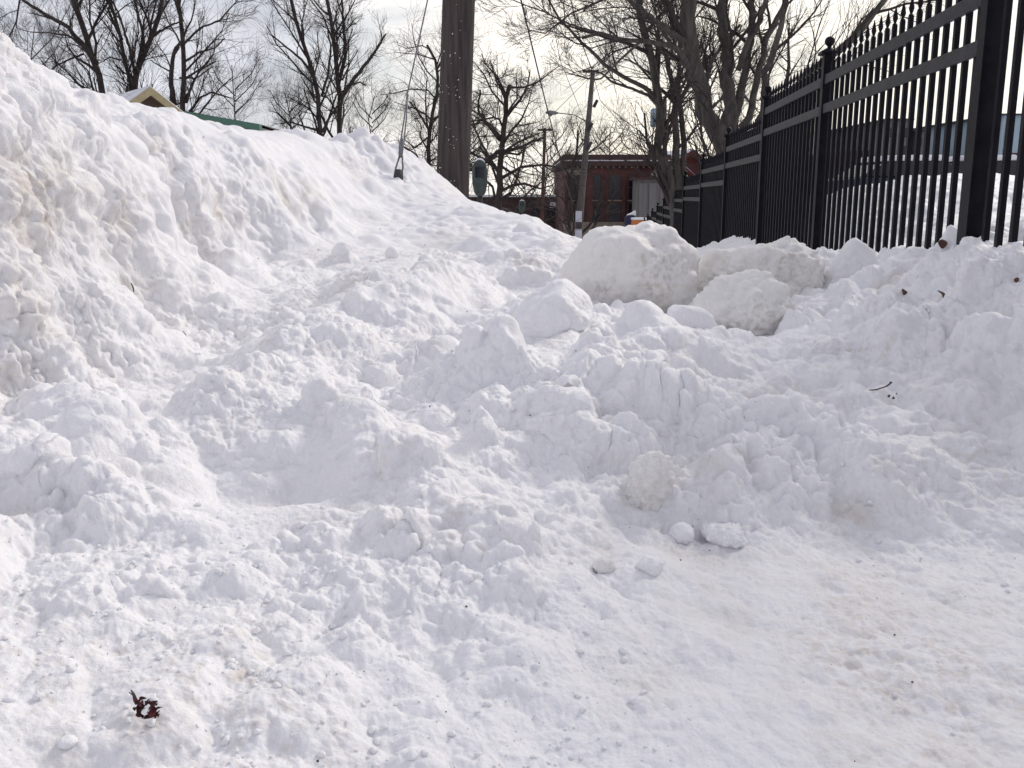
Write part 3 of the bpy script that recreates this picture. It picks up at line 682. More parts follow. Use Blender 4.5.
tree('bare_tree', [([(320,136),(319,110),(317,90),(312,65),(305,48),(299,30),(292,5),(290,-5)],3.2,1.5,0),([(314,75),(300,58),(285,46),(272,35)],1.4,.6,-1.5),([(322,96),(328,75),(331,50),(327,25)],1.4,.6,1.5),([(323,132),(330,115),(336,95),(348,88)],1.4,.6,1),
 ([(316,130),(303,126),(290,122),(280,124)],1.2,.5,-1),([(314,100),(311,80),(312,60)],1,.5,-1.5)], 38, 'slim forked bare tree, left one of the pair left of the guy wire', M_bark, 14, kids=(9,7,6), base_len=2.8, lens=(.5,.55,.8), minr=.0035, spread=.7, group='pair of bare trees left of the guy wire')
tree('bare_tree', [([(340,134),(339,110),(339,85),(338,65),(334,40),(328,10),(326,-5)],3.6,1.6,0),([(340,78),(345,55),(344,30),(342,0),(342,-6)],1.8,1,1),([(341,98),(352,82),(364,66),(378,48),(386,34)],2.2,.7,-1.5),([(349,86),(360,82),(366,86)],1.1,.5,1),
 ([(338,60),(331,35),(322,15),(312,2)],1.2,.5,1.5),([(344,32),(352,24),(357,24)],.8,.4,-1),([(342,80),(352,60),(358,50)],.9,.4,1.5)], 39, 'thick straight bare tree, right one of the pair left of the guy wire', M_bark, 15, kids=(9,7,6), base_len=2.8, lens=(.5,.55,.8), minr=.0035, spread=.7, group='pair of bare trees left of the guy wire')
tree('bare_tree', [([(429,165),(428,145),(431,125),(436,100),(438,75),(435,55),(427,45)],3.0,1.2,0),([(430,132),(422,118),(415,108),(410,102)],1.3,.6,-1),([(436,100),(444,85),(452,75)],1.4,.6,1.5),([(427,138),(415,148),(405,140)],1,.4,1),([(432,120),(446,112),(460,110)],1.2,.5,1),([(436,70),(446,55),(455,40),(458,20)],1.2,.5,-1)], 33, 'dark crooked tree just left of the big utility pole', M_bark, 16, kids=(12,9,6), base_len=2.3, lens=(.5,.55,.8), spread=.9, gnarl=.22, group='gnarled trees behind the utility pole')
tree('gnarled_tree', [([(499,205),(500,170),(502,140),(506,110),(510,85)],4.5,2.0,0),([(502,150),(490,158),(478,165),(468,170)],2.5,1,-1),([(502,152),(520,148),(535,140),(545,138)],2,.8,1),([(500,140),(488,125),(478,110),(480,90)],1.8,.8,-1.5),([(505,118),(520,100),(528,85),(530,70)],1.6,.6,1.5),
 ([(507,100),(496,80),(490,60)],1.4,.5,-1),([(500,165),(515,175),(525,190)],1.5,.6,1),([(500,175),(485,150),(475,130),(472,118)],1.8,.7,1.5)], 31, 'dense gnarled tree between the big utility pole and the thin red-brown pole', M_bark, 17, kids=(18,11,7), base_len=3.0, lens=(.5,.5,.5), spread=1.0, gnarl=.25, group='gnarled trees behind the utility pole', up=.1)
tree('small_tree', [([(571,240),(567,215),(566,195),(571,170),(577,150),(578,130)],2.2,1,0),([(570,180),(562,160),(552,140)],1.0,.5,-1),([(574,160),(590,152),(603,142),(612,132)],1,.5,1),([(586,240),(598,220),(610,205),(616,190)],1.5,.6,.5),([(575,240),(590,225),(600,200),(604,180)],1.6,.6,1),([(568,200),(580,180),(596,170)],.9,.4,-1)], 43, 'small bare tree standing in front of the red brick building', M_bark, 18, kids=(13,9,6), base_len=2.6, spread=.8, gnarl=.18)
tree('bare_tree', [([(555,200),(558,180),(556,165),(550,155)],1.1,.6,0),([(557,178),(566,160),(572,150)],.8,.4,1)], 70, 'distant slim bare tree left of the brick building', M_bark, 28, kids=(9,6,4), base_len=3, spread=.9)
# big maple behind the fence
big = [([(738,215),(727,165),(716,140),(708,115),(700,95),(695,70),(690,45),(686,20),(690,-8)],11,7.5,0),
 ([(690,45),(668,30),(648,15),(630,0),(618,-8)],3,1.8,-1),
 ([(700,92),(686,60),(672,45),(652,42),(625,40),(600,33),(582,38)],3,1.3,-.6),
 ([(724,150),(728,120),(727,95),(726,60),(722,20),(722,-8)],7,5,.8),
 ([(728,140),(736,115),(742,85),(748,60),(752,30),(754,-8)],4.6,3.2,1.2),
 ([(738,70),(748,40),(760,22),(770,-8)],3,2.2,-.5),
 ([(740,135),(752,110),(757,85),(762,60),(766,40),(782,10),(790,-8)],3.8,2.6,1.2),
 ([(750,150),(764,105),(766,70),(772,55),(780,30),(786,5)],4.5,2.2,-1),
 ([(740,158),(765,130),(790,95),(812,70),(840,50),(862,30),(884,2),(890,-8)],5,2.2,-1.5),
 ([(705,85),(712,60),(722,45),(740,25)],2.2,1,1),([(694,60),(680,30),(668,5)],3,1.5,1.2),
 ([(600,33),(580,28),(560,20),(545,12)],1.4,.6,-.5),([(640,42),(620,60),(600,80),(585,78),(565,72)],1.4,.5,.8),
 ([(672,45),(655,20),(640,10)],2,1,1)]
tree('large_bare_tree', big, 15, 'large many-stemmed bare tree with thick trunk behind the fence', M_bark2, 19, kids=(8,8,7), lens=(.5,.55,.85), base_len=1.9, spread=.7, minr=.0026, gnarl=.12, kid_from=.2)
two = [([(676,215),(668,175),(661,150),(660,120),(658,100),(656,80),(650,60),(645,40),(641,15),(638,-8)],6,3.2,0),
 ([(678,190),(676,150),(676,110),(674,90),(668,65),(664,50)],4.5,2,.6),
 ([(683,200),(684,150),(681,120),(678,80),(680,40),(684,0)],3.4,1.6,1),
 ([(659,100),(645,88),(625,78),(605,65),(590,50),(578,38),(560,20),(550,2)],2.4,.9,-1),
 ([(660,108),(648,95),(630,88),(612,82),(600,72),(585,72)],1.8,.7,.5),
 ([(676,100),(686,80),(690,60)],1.6,.8,-.5),([(655,78),(640,66),(628,60),(615,58)],1.2,.5,1)]
tree('bare_tree', two, 18, 'slender bare tree with several stems, left of the large one behind the fence', M_bark2, 20, kids=(9,9,8), base_len=2.2, lens=(.45,.55,.8), spread=.75, minr=.0028)
# hazy distant trees along the skyline on both sides
far = [(30,110,'wispy far tree at the left edge above the bank'),(235,125,'wispy far tree between the gable and the tree pair'),(290,140,'low far tree left of the tree pair'),(372,140,'faint far tree between the tree pair and the guy wire'),(610,170,'faint far tree above the brick building roof'),(455,190,'faint far tree behind the utility pole'),(545,190,'faint far tree behind the thin red-brown pole'),(770,170,'faint far tree seen through the fence')]
for i, (px, py, lb) in enumerate(far):
    h = [105,75,60,55,52,95,80,120][i]; sd = 40+i; q = random.Random(sd)
    lm = [([(px,py),(px+q.uniform(-4,4),py-h*.35),(px+q.uniform(-6,6),py-h*.8)],.9,.4,0)]
    for k in range(5): 
        s_ = (-1)**k; y0 = py-h*(.15+.08*k); lm.append(([(px,y0),(px+s_*h*.22,y0-h*.22),(px+s_*h*.34,y0-h*.45)],.6,.25,q.uniform(-3,3)))
    tree('distant_tree', lm, 75, lb, M_bark, sd, kids=(12,9,7), base_len=4.5, lens=(.5,.55,.8), spread=.8, minr=.005, group='faint bare trees far away')

# ------------------------------------------------------------------ utility pole, guy wire, meters
PY = 9.2
pb = at(452, 205, PY); pt = at(459, -8, PY); dirp = (pt-pb).normalized()
pole = thing('utility_pole', (pb.x, pb.y, pb.z-1.6), 'thick dark wooden utility pole flecked with snow, rising out of the snow bank', 'utility pole')
m = MB(); base = pb - dirp*1.6; top = base + dirp*10.5
NP = 40
for_r = [.168-.0045*(10.5*i/NP) for i in range(NP+1)]
m.tube([base + dirp*(10.5*i/NP) for i in range(NP+1)], for_r, 40); m.build('pole_shaft', M_pole, pole, smooth=True)
m = MB(); rs = random.Random(9)
side = dirp.cross(Vector((0,1,0))).normalized()
for i in range(70):
    h = 1.55 + rs.random()**1.5*2.4; a = rs.uniform(-1.9, -.4); r_ = .168-.0045*h; p = base + dirp*h + side*(math.cos(a)*r_) + Vector((0,1,0))*(math.sin(a)*r_)
    s = rs.uniform(.0022, .0065)*(1.8 if rs.random() < .08 else 1)
    m.lathe((p.x, p.y, p.z), [(s*.3,-s),(s,-s*.3),(s*.9,s*.4),(s*.2,s)], 6)
tag(m.build('snow_flecks', M_clean, pole, smooth=True), kind='stuff')
m = MB(); cz = base + dirp*10.0; m.box((cz.x-1.2, cz.y-.25, cz.z-.06), (cz.x+1.2, cz.y-.15, cz.z+.06)); m.build('crossarm', M_pole3, pole)
# guy wire: anchored in front left, runs up to the pole
ga = at(398.5, 176, 7.6)
gw = thing('guy_wire', ga, 'slanting steel guy wire with loop and clamp anchored in the snow bank', 'guy wire')
yw = 7.6
Q = lambda px, py: at(px, py, yw + (176-py)*.0035)
m = MB(); m.tube([Q(407.5, 93), Q(428, -2), Q(462, -225)], .0058, 8); m.build('cable', M_steel, gw, smooth=True)
m = MB(); m.tube([Q(407.5, 92), Q(404, 120), Q(400.2, 144)], .006, 8); m.tube([Q(408, 94), Q(406.2, 120), Q(403.6, 144)], .006, 8); m.build('grip_loop', M_steel, gw, smooth=True)
m = MB(); m.tube([Q(402.3,139), Q(401.2,147), Q(400.5,157)], [.018,.021,.017], 12); m.build('clamp', M_steel, gw, smooth=True, bevel=.003)
m = MB(); m.tube([Q(399.6,156), Q(395.8,168), Q(395.4,174)], .0075, 8); m.tube([Q(402.4,156), Q(402.9,168), Q(401.6,174)], .0075, 8); m.build('shackle', M_steel, gw, smooth=True)
m = MB(); m.tube([Q(398.8,171), Q(398.4,178), Q(397.9,186)], [.036,.040,.02], 12); m.build('anchor_eye', M_dark, gw, smooth=True)
def meter(px, ptop, pbot, Y0, wpx, label):
    k = Y0/F; c = at(px, pbot, Y0); tz = at(px, ptop, Y0).z; h = tz-c.z; w = wpx*k/2
    t = thing('parking_meter', (c.x, c.y, c.z-1.2), label, 'parking meter', 'parking meters along the street')
    m = MB(); m.tube([(c.x,c.y,c.z-1.2),(c.x,c.y,c.z+.03)], .03, 12); m.build('post', M_dark, t, smooth=True)
    m = MB(); n_ = 16; out = []
    prof = [(-.45,0),(-.75,.10),(-.98,.35),(-1,.62)] + [(-math.cos(a), .62+.38*math.sin(a)) for a in [.25,.5,.8,1.1,1.35]]
    prof = prof + [(-x, z) for x, z in prof[::-1]]
    m.prism([(c.x+x*w, c.y-.06, c.z+z*h) for x, z in prof], (0,.12,0)); hd = m.build('meter_head', M_meter, t, bevel=.02)
    m = MB(); m.box((c.x-w*.55, c.y-.068, c.z+h*.5), (c.x+w*.55, c.y-.0605, c.z+h*.78)); m.build('display_window', M_glass, hd)
    m = MB(); m.prism([(c.x+x*w*1.02, c.y-.055, c.z+(z+.03)*h) for x, z in prof if z > .82], (0,.11,0)); m.build('snow_cap', M_clean, t, bevel=.01)
meter(480, 159, 196, 10.5, 15, 'grey green parking meter head with snow on top, right of the big utility pole')
meter(522, 200, 212, 24, 7, 'tiny far parking meter peeking over the snow, left of the thin red-brown pole')

# far poles
k = 36/F
b = at(541, 222, 36); t_ = at(545, 128, 36)
po = thing('utility_pole', (b.x, b.y, b.z-1), 'thin red-brown wooden pole with short crossarm, left of the brick building', 'utility pole')
m = MB(); m.tube([(b.x,b.y,b.z-1), tuple(t_)], [.075,.055], 12); m.build('pole_shaft', M_pole2, po, smooth=True)
m = MB(); a_0 = at(535,129.5,36); a_1 = at(556,131.5,36); m.box((a_0.x+.1, a_0.y-.04, a_0.z-.05), (a_1.x-.1, a_0.y+.04, a_0.z+.02)); m.build('crossarm', M_pole2, po)
YP = 33
b = at(577.5, 242, YP); t_ = at(593, 71, YP)
po = thing('utility_pole', (b.x, b.y, b.z-1), 'tall grey leaning utility pole with white notices near its foot, before the brick building', 'utility pole')
m = MB(); d_ = (t_-b).normalized(); m.tube([b-d_*1, b, b+(t_-b)*.5, t_], [.135,.13,.105,.075], 14); m.build('pole_shaft', M_pole3, po, smooth=True)
m = MB(); q0 = at(594,84,YP); q1 = at(594,110,YP)
for (px, py) in ((594,104),(589,127),(588,146)): q = at(px, py, YP); m.tube([q+Vector((-.02,-.12,-.12)), q+Vector((.1,-.16,.12))], [.06,.05], 8)
m.build('insulator', M_dark, po)
m = MB(); q = at(593,72,YP); m.box((q.x-.35,q.y-.06,q.z-.02),(q.x+.2,q.y+.06,q.z+.06)); m.build('crossarm', M_pole2, po)
for x0, y0, x1, y1 in ((575.5,211,582,222),(575,229,582,242)):
    p0 = at(x0,y1,YP-.2); p1 = at(x1,y0,YP-.2); m = MB(); m.box((p0.x,p0.y,p0.z),(p1.x,p0.y+.02,p1.z)); m.build('notice', M_paper, po)
m = MB(); p0 = at(577,228,YP-.22); m.box((p0.x,p0.y-.02,p0.z),(p0.x+.16,p0.y,p0.z+.16)); m.build('meter_box', M_dark, po)
# street light: arm from the tall pole
l0 = at(587,122,YP); l1 = at(558,113,YP-1); l2 = at(546,112.5,YP-1.4)
sl = thing('street_light', l0, 'cobra-head street light on a long thin arm over the road', 'street light')
m = MB(); m.tube([l0, at(575,115,YP-.5), l1], [.02,.018,.016], 8); m.build('arm', M_steel, sl, smooth=True)
m = MB(); m.tube([l1, l1*.7+l2*.3, l1*.3+l2*.7, l2], [.03,.065,.08,.03], 12); lh = m.build('lamp_head', M_greyp, sl, smooth=True)
m = MB(); q = l1*.4+l2*.6; m.lathe((q.x,q.y,q.z-.16), [(.02,.05),(.055,.08),(.07,.11)], 12); m.build('lens', M_glass, lh, smooth=True)
# pole with transformer behind the trees
YT = 55; b = at(664,215,YT); t_ = at(665,96,YT)
po = thing('utility_pole', (b.x,b.y,b.z-2), 'pale distant pole carrying a grey transformer, seen between the tree stems', 'utility pole')
m = MB(); m.tube([(b.x,b.y,b.z-2), tuple(t_)], [.14,.11], 10); m.build('pole_shaft', M_pole3, po, smooth=True)
m = MB(); q = at(655,127,YT); m.lathe(tuple(q), [(.2,0),(.28,.06),(.28,.95),(.2,1.0),(.06,1.05)], 14); m.build('transformer', M_lblue, po, smooth=True)
m = MB(); q = at(655,115,YT); m.box((q.x,q.y-.04,q.z),(b.x+.05,q.y+.04,q.z+.08)); m.build('bracket', M_steel, po)
# overhead wires
def wire(pts, r_, label):
    P3 = [at(*p) for p in pts]; out = []
    for i in range(len(P3)-1):
        for s in range(8):
            t = s/8; out.append(P3[i].lerp(P3[i+1], t))
    out.append(P3[-1]); m = MB(); m.tube(out, r_, 6); tag(m.build('overhead_wire', M_dark, smooth=True), label, 'wire', 'overhead wires')
wire([(505,-60,18),(521,0,20),(545,100,27),(566,182,36),(573,205,42)], .02, 'thickest dark wire sloping down steeply towards the brick building')
wire([(538,-40,18),(549,0,20),(560,60,26),(590,135,40),(625,200,48)], .009, 'thin wire between the thick wire and the tall leaning pole')
wire([(568,-30,24),(571,0,25),(577,30,28),(593,73,32.8)], .016, 'wire dropping from the top of the frame to the tall leaning pole')
wire([(593,74,32.9),(600,100,38),(625,128,46),(663,140,54.5)], .012, 'sagging wire from the tall leaning pole to the pale pole')
wire([(593,74,33.1),(572,95,30),(545,122,26),(500,150,20)], .009, 'faint wire falling left from the tall leaning pole')

# ------------------------------------------------------------------ buildings
def bx(mb, x0, y0, x1, y1, Y0, dep, ext=0):
    p0 = at(x0, y1, Y0); p1 = at(x1, y0, Y0)
    mb.box((p0.x, Y0, p0.z-ext), (p1.x, Y0+dep, p1.z)); return mb
YB = 50
b = at(563, 235, YB)
bl = thing('brick_building', (b.x+4, b.y, b.z), 'two-storey red brick building with snowy cornice and tall windows', 'building')
bx(MB(), 564, 166, 672, 235, YB, 12, 3).build('wall', M_brick, bl)
for x0, x1 in ((571,580.5),(593,600.5),(608.5,621),(628.5,636)):
    for y0, y1 in ((175,200),(204,223)):
        fr = bx(MB(), x0, y0, x1, y1, YB-.06, .05).build('window', M_glass, bl)
        bx(MB(), x0-.6, y1, x1+.6, y1+1.2, YB-.16, .15).build('sill', M_stone, fr)
        bx(MB(), x0, (y0+y1)/2-.4, x1, (y0+y1)/2+.4, YB-.09, .027).build('sash_bar', M_brickd, fr)
for x0, x1 in ((583,585.5),(603,605),(624,626)): bx(MB(), x0, 176, x1, 226, YB-.13, .12, 2).build('pilaster', M_brickd, bl)
bx(MB(), 563.6, 169, 585, 175, YB-.2, .18).build('stone_band', M_stone, bl)
bx(MB(), 563.5, 222, 640, 230, YB-.2, .18, 2).build('plinth', M_stone, bl)
bx(MB(), 561, 161, 674, 166, YB-.3, 12.6).build('cornice', M_brickd, bl)
bx(MB(), 561.5, 160, 673, 161.1, YB-.26, 12.5).build('snow_ledge', M_far, bl)
bx(MB(), 563.5, 154.5, 671, 160.1, YB+.1, 12).build('parapet', M_brickd, bl)
m = MB(); 
for i in range(18):
    xx = 565+i*6; bx(m, xx, 166, xx+1.6, 168, YB-.2, .18)
tag(m.build('cornice_brackets', M_stone, bl), kind='stuff')
ch = bx(MB(), 653, 145, 660, 155, YB+4, 1.5, 1).build('chimney', M_greyp, bl)
# grey annex with arch and red parapet
b = at(654, 220, 47)
an = thing('garage_building', (b.x, b.y, b.z), 'grey panelled annex with red-brown parapet in front of the brick building', 'building')
bx(MB(), 637, 179.5, 676, 232, 47, 2.2, 3).build('wall', M_greyp, an)
for x0, x1 in ((638.5,647),(648.5,657),(659.5,669)): bx(MB(), x0, 183, x1, 224, 46.93, .06, 2).build('panel', M_greyp, an)
bx(MB(), 635.5, 177.3, 677, 179.5, 46.8, 2.6).build('parapet', M_brickd, an)
p = at(657.5, 177.2, 46.9); m = MB(); m.prism([(p.x+.3*math.cos(a)*1.0, p.y, p.z+.36*math.sin(a)) for a in [i*math.pi/10 for i in range(11)]], (0,.4,0)); m.build('arch', M_stone, an)
# low red building left
b = at(551, 225, 60)
lo = thing('shop_building', (b.x, b.y, b.z), 'low dark red building with snowy flat roof left of the brick one', 'building')
bx(MB(), 455, 197, 563, 232, 60, 8, 3).build('wall', M_brickd, lo)
bx(MB(), 541, 198.5, 560, 205, 59.9, .09).build('sign_band', M_brick, lo)
bx(MB(), 454, 194.8, 563.5, 197, 59.7, 8.5).build('roof_snow', M_far, lo)
m = MB(); p0 = at(550,207,59.8); p1 = at(560.5,202,59.8); m.prism([(p0.x,59.85,p1.z),(p0.x,58.8,p0.z+.02),(p0.x,58.8,p0.z-.05),(p0.x,59.85,p0.z-.05)], (p1.x-p0.x,0,0)); m.build('awning', M_far, lo)
for x0 in (470, 492, 515, 532, 546): bx(MB(), x0, 208, x0+9, 222, 59.93, .06).build('window', M_glass, lo)
# blue mail box & orange barrier
c = at(630.5, 221, 42); k = 42/F
mbx = thing('mailbox', (c.x,c.y,c.z-1), 'dark blue rounded mailbox with a heap of snow on top, in front of the annex', 'mailbox')
m = MB(); w = 5.5*k; h = 6*k; m.prism([(c.x-w,c.y-.3,c.z-.9),(c.x+w,c.y-.3,c.z-.9),(c.x+w,c.y-.3,c.z+h*.5)]+[(c.x+w*math.cos(a),c.y-.3,c.z+h*.5+h*.5*math.sin(a)) for a in (.5,1,1.57,2.1,2.6)]+[(c.x-w,c.y-.3,c.z+h*.5)], (0,.6,0)); m.build('body', M_blue, mbx, bevel=.02)
m = MB(); m.prism([(c.x-w*.8,c.y-.25,c.z+h*.93),(c.x+w*.85,c.y-.25,c.z+h*.85),(c.x+w*.8,c.y-.25,c.z+h*1.75),(c.x+w*.3,c.y-.25,c.z+h*1.4)], (0,.5,0)); m.build('snow_cap', M_far, mbx, bevel=.05)
for sx in (-.8,.8): m = MB(); m.box((c.x+sx*w-.03,c.y-.25,c.z-1.3),(c.x+sx*w+.03,c.y-.19,c.z-.9)); m.build('leg', M_blue, mbx)
c = at(639.5, 226, 40); k = 40/F
ob = thing('salt_box', (c.x,c.y,c.z-.6), 'orange box with pale snowy lid beside the fence end', 'box')
m = MB(); m.box((c.x-7*k,c.y-.4,c.z-.6),(c.x+7*k,c.y+.4,c.z+6*k)); m.build('body', M_orange, ob, bevel=.02)
m = MB(); m.box((c.x-7.6*k,c.y-.45,c.z+6.05*k),(c.x+7.6*k,c.y+.45,c.z+8*k)); m.build('lid', M_far, ob, bevel=.03)

# gabled house, left
def gable_house(pk, Y0, rz, half, rise, length, wallh, label, wm, fm, rm, name='gabled_house', over=.4):
    c = at(*pk, Y0); t = thing(name, (c.x, c.y, c.z-rise-wallh), label, 'house')
    M = Matrix.Translation(c) @ Matrix.Rotation(rz, 4, 'Z')   # local +x = gable normal, ridge runs to -x
    T = lambda x, y, z: tuple(M @ Vector((x, y, z)))
    m = MB(); hw = half-over*.8; zr = -rise*(over*.8/half)
    m.prism([T(-over, -hw, -rise-wallh), T(-over, hw, -rise-wallh), T(-over, hw, -rise), T(-over, 0, -.12-zr*0), T(-over, -hw, -rise)], (M.to_3x3() @ Vector((-length+2*over, 0, 0))))
    m.build('wall', wm, t)
    for s in (-1, 1):
        m = MB(); th = .2
        m.prism([T(0, 0, 0), T(0, s*half, -rise), T(0, s*half, -rise-.16), T(0, 0, -.2)], M.to_3x3() @ Vector((-length, 0, 0)))
        rf = m.build('roof', M_soffit, t)
        m = MB(); m.prism([T(.002, 0, .09), T(.002, s*half*1.02, -rise+.07), T(.002, s*half, -rise+.004), T(.002, 0, .004)], M.to_3x3() @ Vector((-length-.03, 0, 0))); m.build('roof_snow', rm, rf, bevel=.05)
        m = MB(); m.prism([T(.004, 0, .03), T(.004, s*half*1.01, -rise+.03), T(.004, s*half*1.01, -rise-.20), T(.004, 0, -.22)], M.to_3x3() @ Vector((.05, 0, 0))); m.build('fascia', fm, rf)
    return t
h1 = gable_house((150,88), 30, R(-52), 1.75, 1.3, 5.5, 4.5, 'house with tan gable trim and snowy roof peeping over the left bank', M_soffit, M_tan, M_far)
# green-edged roof beyond
p0 = at(188,115,32); p1 = at(262,128,32)
gr_ = thing('shed', (p0.x,p0.y,p0.z-5), 'low building with green roof edge just above the snow bank', 'shed')
dv = p1-p0; nb = Vector((dv.y,-dv.x,0)).normalized()*-1
if nb.y < 0: nb = -nb
m = MB(); m.prism([p0, p0+nb*6, p0+nb*6+Vector((0,0,-6)), p0+Vector((0,0,-6))], dv); m.build('wall', M_greyp, gr_)
m = MB(); o_ = -nb*.35; m.prism([p0+o_+Vector((0,0,.10)), p0+o_+Vector((0,0,-.10)), p0+nb*.0+Vector((0,0,-.10)), p0+Vector((0,0,.10))], dv); m.build('eave', M_green, gr_)
m = MB(); m.prism([p0+o_*.8+Vector((0,0,.104)), p0+nb*3+Vector((0,0,.12)), p0+nb*3+Vector((0,0,.04)), p0+Vector((0,0,.102))], dv)
m.build('roof', M_greyp, gr_)

# buildings behind the fence
def block(x0, y0, x1, y1, Y0, dep, label, wm, name='building', cat='building', wins=(), trims=(), ext=3):
    b = at((x0+x1)/2, y1, Y0); t = thing(name, (b.x, Y0, b.z), label, cat)
    bx(MB(), x0, y0, x1, y1, Y0, dep, ext).build('wall', wm, t)
    bx(MB(), x0-.6, y0-1.6, x1+.6, y0, Y0-.2, dep+.4).build('roof', M_dark, t)
    for (a, c_, e, f_) in wins:
        w_ = bx(MB(), a, c_, e, f_, Y0-.05, .045).build('window', M_glass, t); bx(MB(), a-.5, f_, e+.5, f_+.9, Y0-.12, .11).build('sill', M_stone, w_)
    for (a, c_, e, f_, mt) in trims: bx(MB(), a, c_, e, f_, Y0-.04, .035).build('panel', mt, t)
    return t
block(886,120,914,180,42,9,'charcoal flat-roofed block seen through the fence pickets', M_char, wins=((890,128,895,138),(902,128,908,138),(890,146,895,156),(902,146,908,156)))
block(914,131,926,180,43,7,'lower charcoal wing joined right of the charcoal block', M_char, wins=((917,138,922,147),))
block(846,152,886,180,44,8,'low dark red building left of the charcoal block behind the fence', M_brickd, wins=((852,158,858,170),(866,158,872,170)))
block(1000,115,1090,152,40,10,'pale blue upper storey over a dark red shopfront at the right edge', M_lblue, wins=((1004,124,1006.5,150),(1030,122,1040,142),(1056,122,1066,142)), trims=((1000.2,153,1089,180,M_dred),(1011,162,1022,180,M_stone)), ext=3)
# small red gabled houses between the big tree stems
for (px, py, yy, hf, lb) in [(693,150,56,1.6,'small house with snowy roof over red gable behind the large tree'),(684,166,52,1.3,'lower little gable with snow and red paint left of the small house')]:
    gable_house((px,py), yy, R(-70), hf, 1.0, 4, 4.0, lb, M_dred, M_dred, M_far)
block(655,158,700,200,60,6,'beige rendered wall behind the slender tree', M_stone, wins=((662,164,667,174),(672,164,677,174)))
# parked cars on the lot
def car(px, Y0, zt_py, label, rz, paint):
    c = at(px, zt_py, Y0); z0 = c.z-1.42
    t = thing('parked_car', (c.x, c.y, z0), label, 'car', 'cars parked on the lot behind the fence', 0)
    M = Matrix.Translation((c.x, c.y, z0)) @ Matrix.Rotation(rz, 4, 'Z'); T = lambda x, y, z: M @ Vector((x, y, z)); v = M.to_3x3() @ Vector((0, 1.7, 0))
    prof = [(-2.2,.35),(-2.2,.8),(-2.1,.92),(-1.2,1.0),(2.0,.98),(2.2,.85),(2.25,.35)]
    m = MB(); m.prism([T(x,-.85,z) for x, z in prof][::-1], v); bd = m.build('body', paint, t, bevel=.05)
    m = MB(); m.prism([T(x,-.74,z) for x, z in [(-1.25,1.0),(-.55,1.38),(1.0,1.40),(1.75,1.0)]][::-1], (M.to_3x3() @ Vector((0,1.48,0)))); m.build('cabin_glass', M_glass, t, bevel=.04)
    m = MB(); m.prism([T(x,-.72,z) for x, z in [(-.62,1.385),(1.06,1.405),(.9,1.55),(-.5,1.53)]][::-1], (M.to_3x3() @ Vector((0,1.44,0)))); m.build('roof_snow', M_far, t, bevel=.04)
    for x in (-1.4, 1.4):
        for y in (-.86, .70):
            m = MB(); ce = T(x, y, .33); ax = M.to_3x3() @ Vector((0, .2, 0)); m.tube([ce, ce+ax*.8], .33, 20); w_ = m.build('wheel', M_tyre, t)
            m = MB(); m.tube([ce-ax*.04, ce+ax*.84], .19, 16); m.build('rim', M_steel, w_)
    for y in (-.6, .6):
        m = MB(); p = T(-2.215, y, .68); m.box((p.x-.03,p.y-.15,p.z-.07),(p.x+.03,p.y+.15,p.z+.07)); m.build('headlight', M_greyp, t)
car(893, 24, 161, 'snow-topped dark blue car behind the fence, left of its neighbour', R(8), M_blue)
car(968, 25, 161, 'snow-topped dark car behind the fence, right of its neighbour', R(-4), M_dark)

# ------------------------------------------------------------------ sky and light
SUN_AZ, SUN_EL = R(42), R(36)      # azimuth clockwise from +Y (to the right of the view)
sun = bpy.data.lights.new('sun', 'SUN'); so = bpy.data.objects.new('sun', sun); COL.objects.link(so)
sun.energy = 1.8; sun.angle = R(12); sun.color = (1, .93, .84)
sd = Vector((math.sin(SUN_AZ)*math.cos(SUN_EL), math.cos(SUN_AZ)*math.cos(SUN_EL), math.sin(SUN_EL)))
so.rotation_euler = sd.to_track_quat('Z', 'Y').to_euler(); so.location = (20, 20, 30)
w = bpy.data.worlds.new('World'); scene.world = w; w.use_nodes = True; nt = w.node_tree; N = nt.nodes; L = nt.links
bg = N['Background']; out = N['World Output']
sky = N.new('ShaderNodeTexSky'); sky.sky_type = 'NISHITA'; sky.sun_disc = False; sky.sun_elevation = SUN_EL; sky.sun_rotation = SUN_AZ; sky.dust_density = 2
L.new(sky.outputs[0], bg.inputs[0]); bg.inputs[1].default_value = .085
tc = N.new('ShaderNodeTexCoord')
mp = N.new('ShaderNodeMapping'); mp.inputs['Scale'].default_value = (1, 1, 3.2); L.new(tc.outputs['Generated'], mp.inputs[0])
n1 = N.new('ShaderNodeTexNoise'); n1.inputs['Scale'].default_value = 6.5; n1.inputs['Detail'].default_value = 8; n1.inputs['Roughness'].default_value = .58; n1.inputs['Distortion'].default_value = .4; L.new(mp.outputs[0], n1.inputs[0])
rp = N.new('ShaderNodeValToRGB'); rp.color_ramp.elements[0].position = .38; rp.color_ramp.elements[1].position = .56
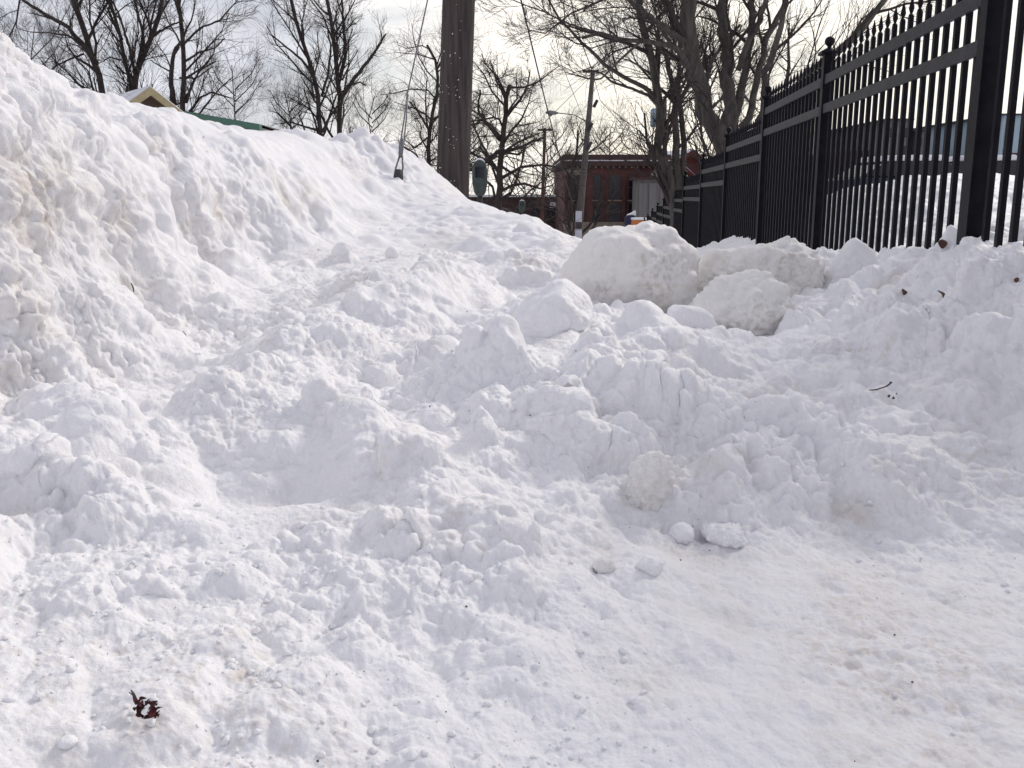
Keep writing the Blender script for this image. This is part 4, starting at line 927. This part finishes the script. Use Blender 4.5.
rp.color_ramp.elements[0].color = (.55,.55,.55,1); rp.color_ramp.elements[1].color = (1,1,1,1); L.new(n1.outputs[0], rp.inputs[0])
# cloud brightness: brighter and warmer round the veiled sun
dp = N.new('ShaderNodeVectorMath'); dp.operation = 'DOT_PRODUCT'; nm = N.new('ShaderNodeVectorMath'); nm.operation = 'NORMALIZE'; L.new(tc.outputs['Generated'], nm.inputs[0]); L.new(nm.outputs[0], dp.inputs[0]); 
gd = Vector((math.sin(R(12))*.985, math.cos(R(12))*.985, .10)).normalized(); dp.inputs[1].default_value = gd
gr2 = N.new('ShaderNodeValToRGB'); cr = gr2.color_ramp; cr.elements[0].position = 0.0; cr.elements[0].color = (.64,.64,.72,1)
cr.elements[1].position = .90; cr.elements[1].color = (.72,.73,.79,1); e = cr.elements.new(.965); e.color = (1.08,1.03,.97,1); e = cr.elements.new(1.0); e.color = (1.22,1.14,1.0,1); L.new(dp.outputs['Value'], gr2.inputs[0])
n2 = N.new('ShaderNodeTexNoise'); n2.inputs['Scale'].default_value = 9; n2.inputs['Detail'].default_value = 6; L.new(mp.outputs[0], n2.inputs[0])
mr = N.new('ShaderNodeMapRange'); mr.inputs[1].default_value = .3; mr.inputs[2].default_value = .7; mr.inputs[3].default_value = .90; mr.inputs[4].default_value = 1.18; L.new(n2.outputs[0], mr.inputs[0])
cm = N.new('ShaderNodeVectorMath'); cm.operation = 'SCALE'; L.new(gr2.outputs[0], cm.inputs[0]); L.new(mr.outputs[0], cm.inputs['Scale'])
bg2 = N.new('ShaderNodeBackground'); L.new(cm.outputs[0], bg2.inputs[0]); bg2.inputs[1].default_value = 1.0
ms = N.new('ShaderNodeMixShader'); L.new(rp.outputs[0], ms.inputs[0]); L.new(bg.outputs[0], ms.inputs[1]); L.new(bg2.outputs[0], ms.inputs[2]); L.new(ms.outputs[0], out.inputs[0])
vs = scene.view_settings; vs.view_transform = 'Standard'; vs.look = 'None'; vs.exposure = .07; vs.gamma = 1; vs.use_curve_mapping = False
scene.cycles.max_bounces = 6
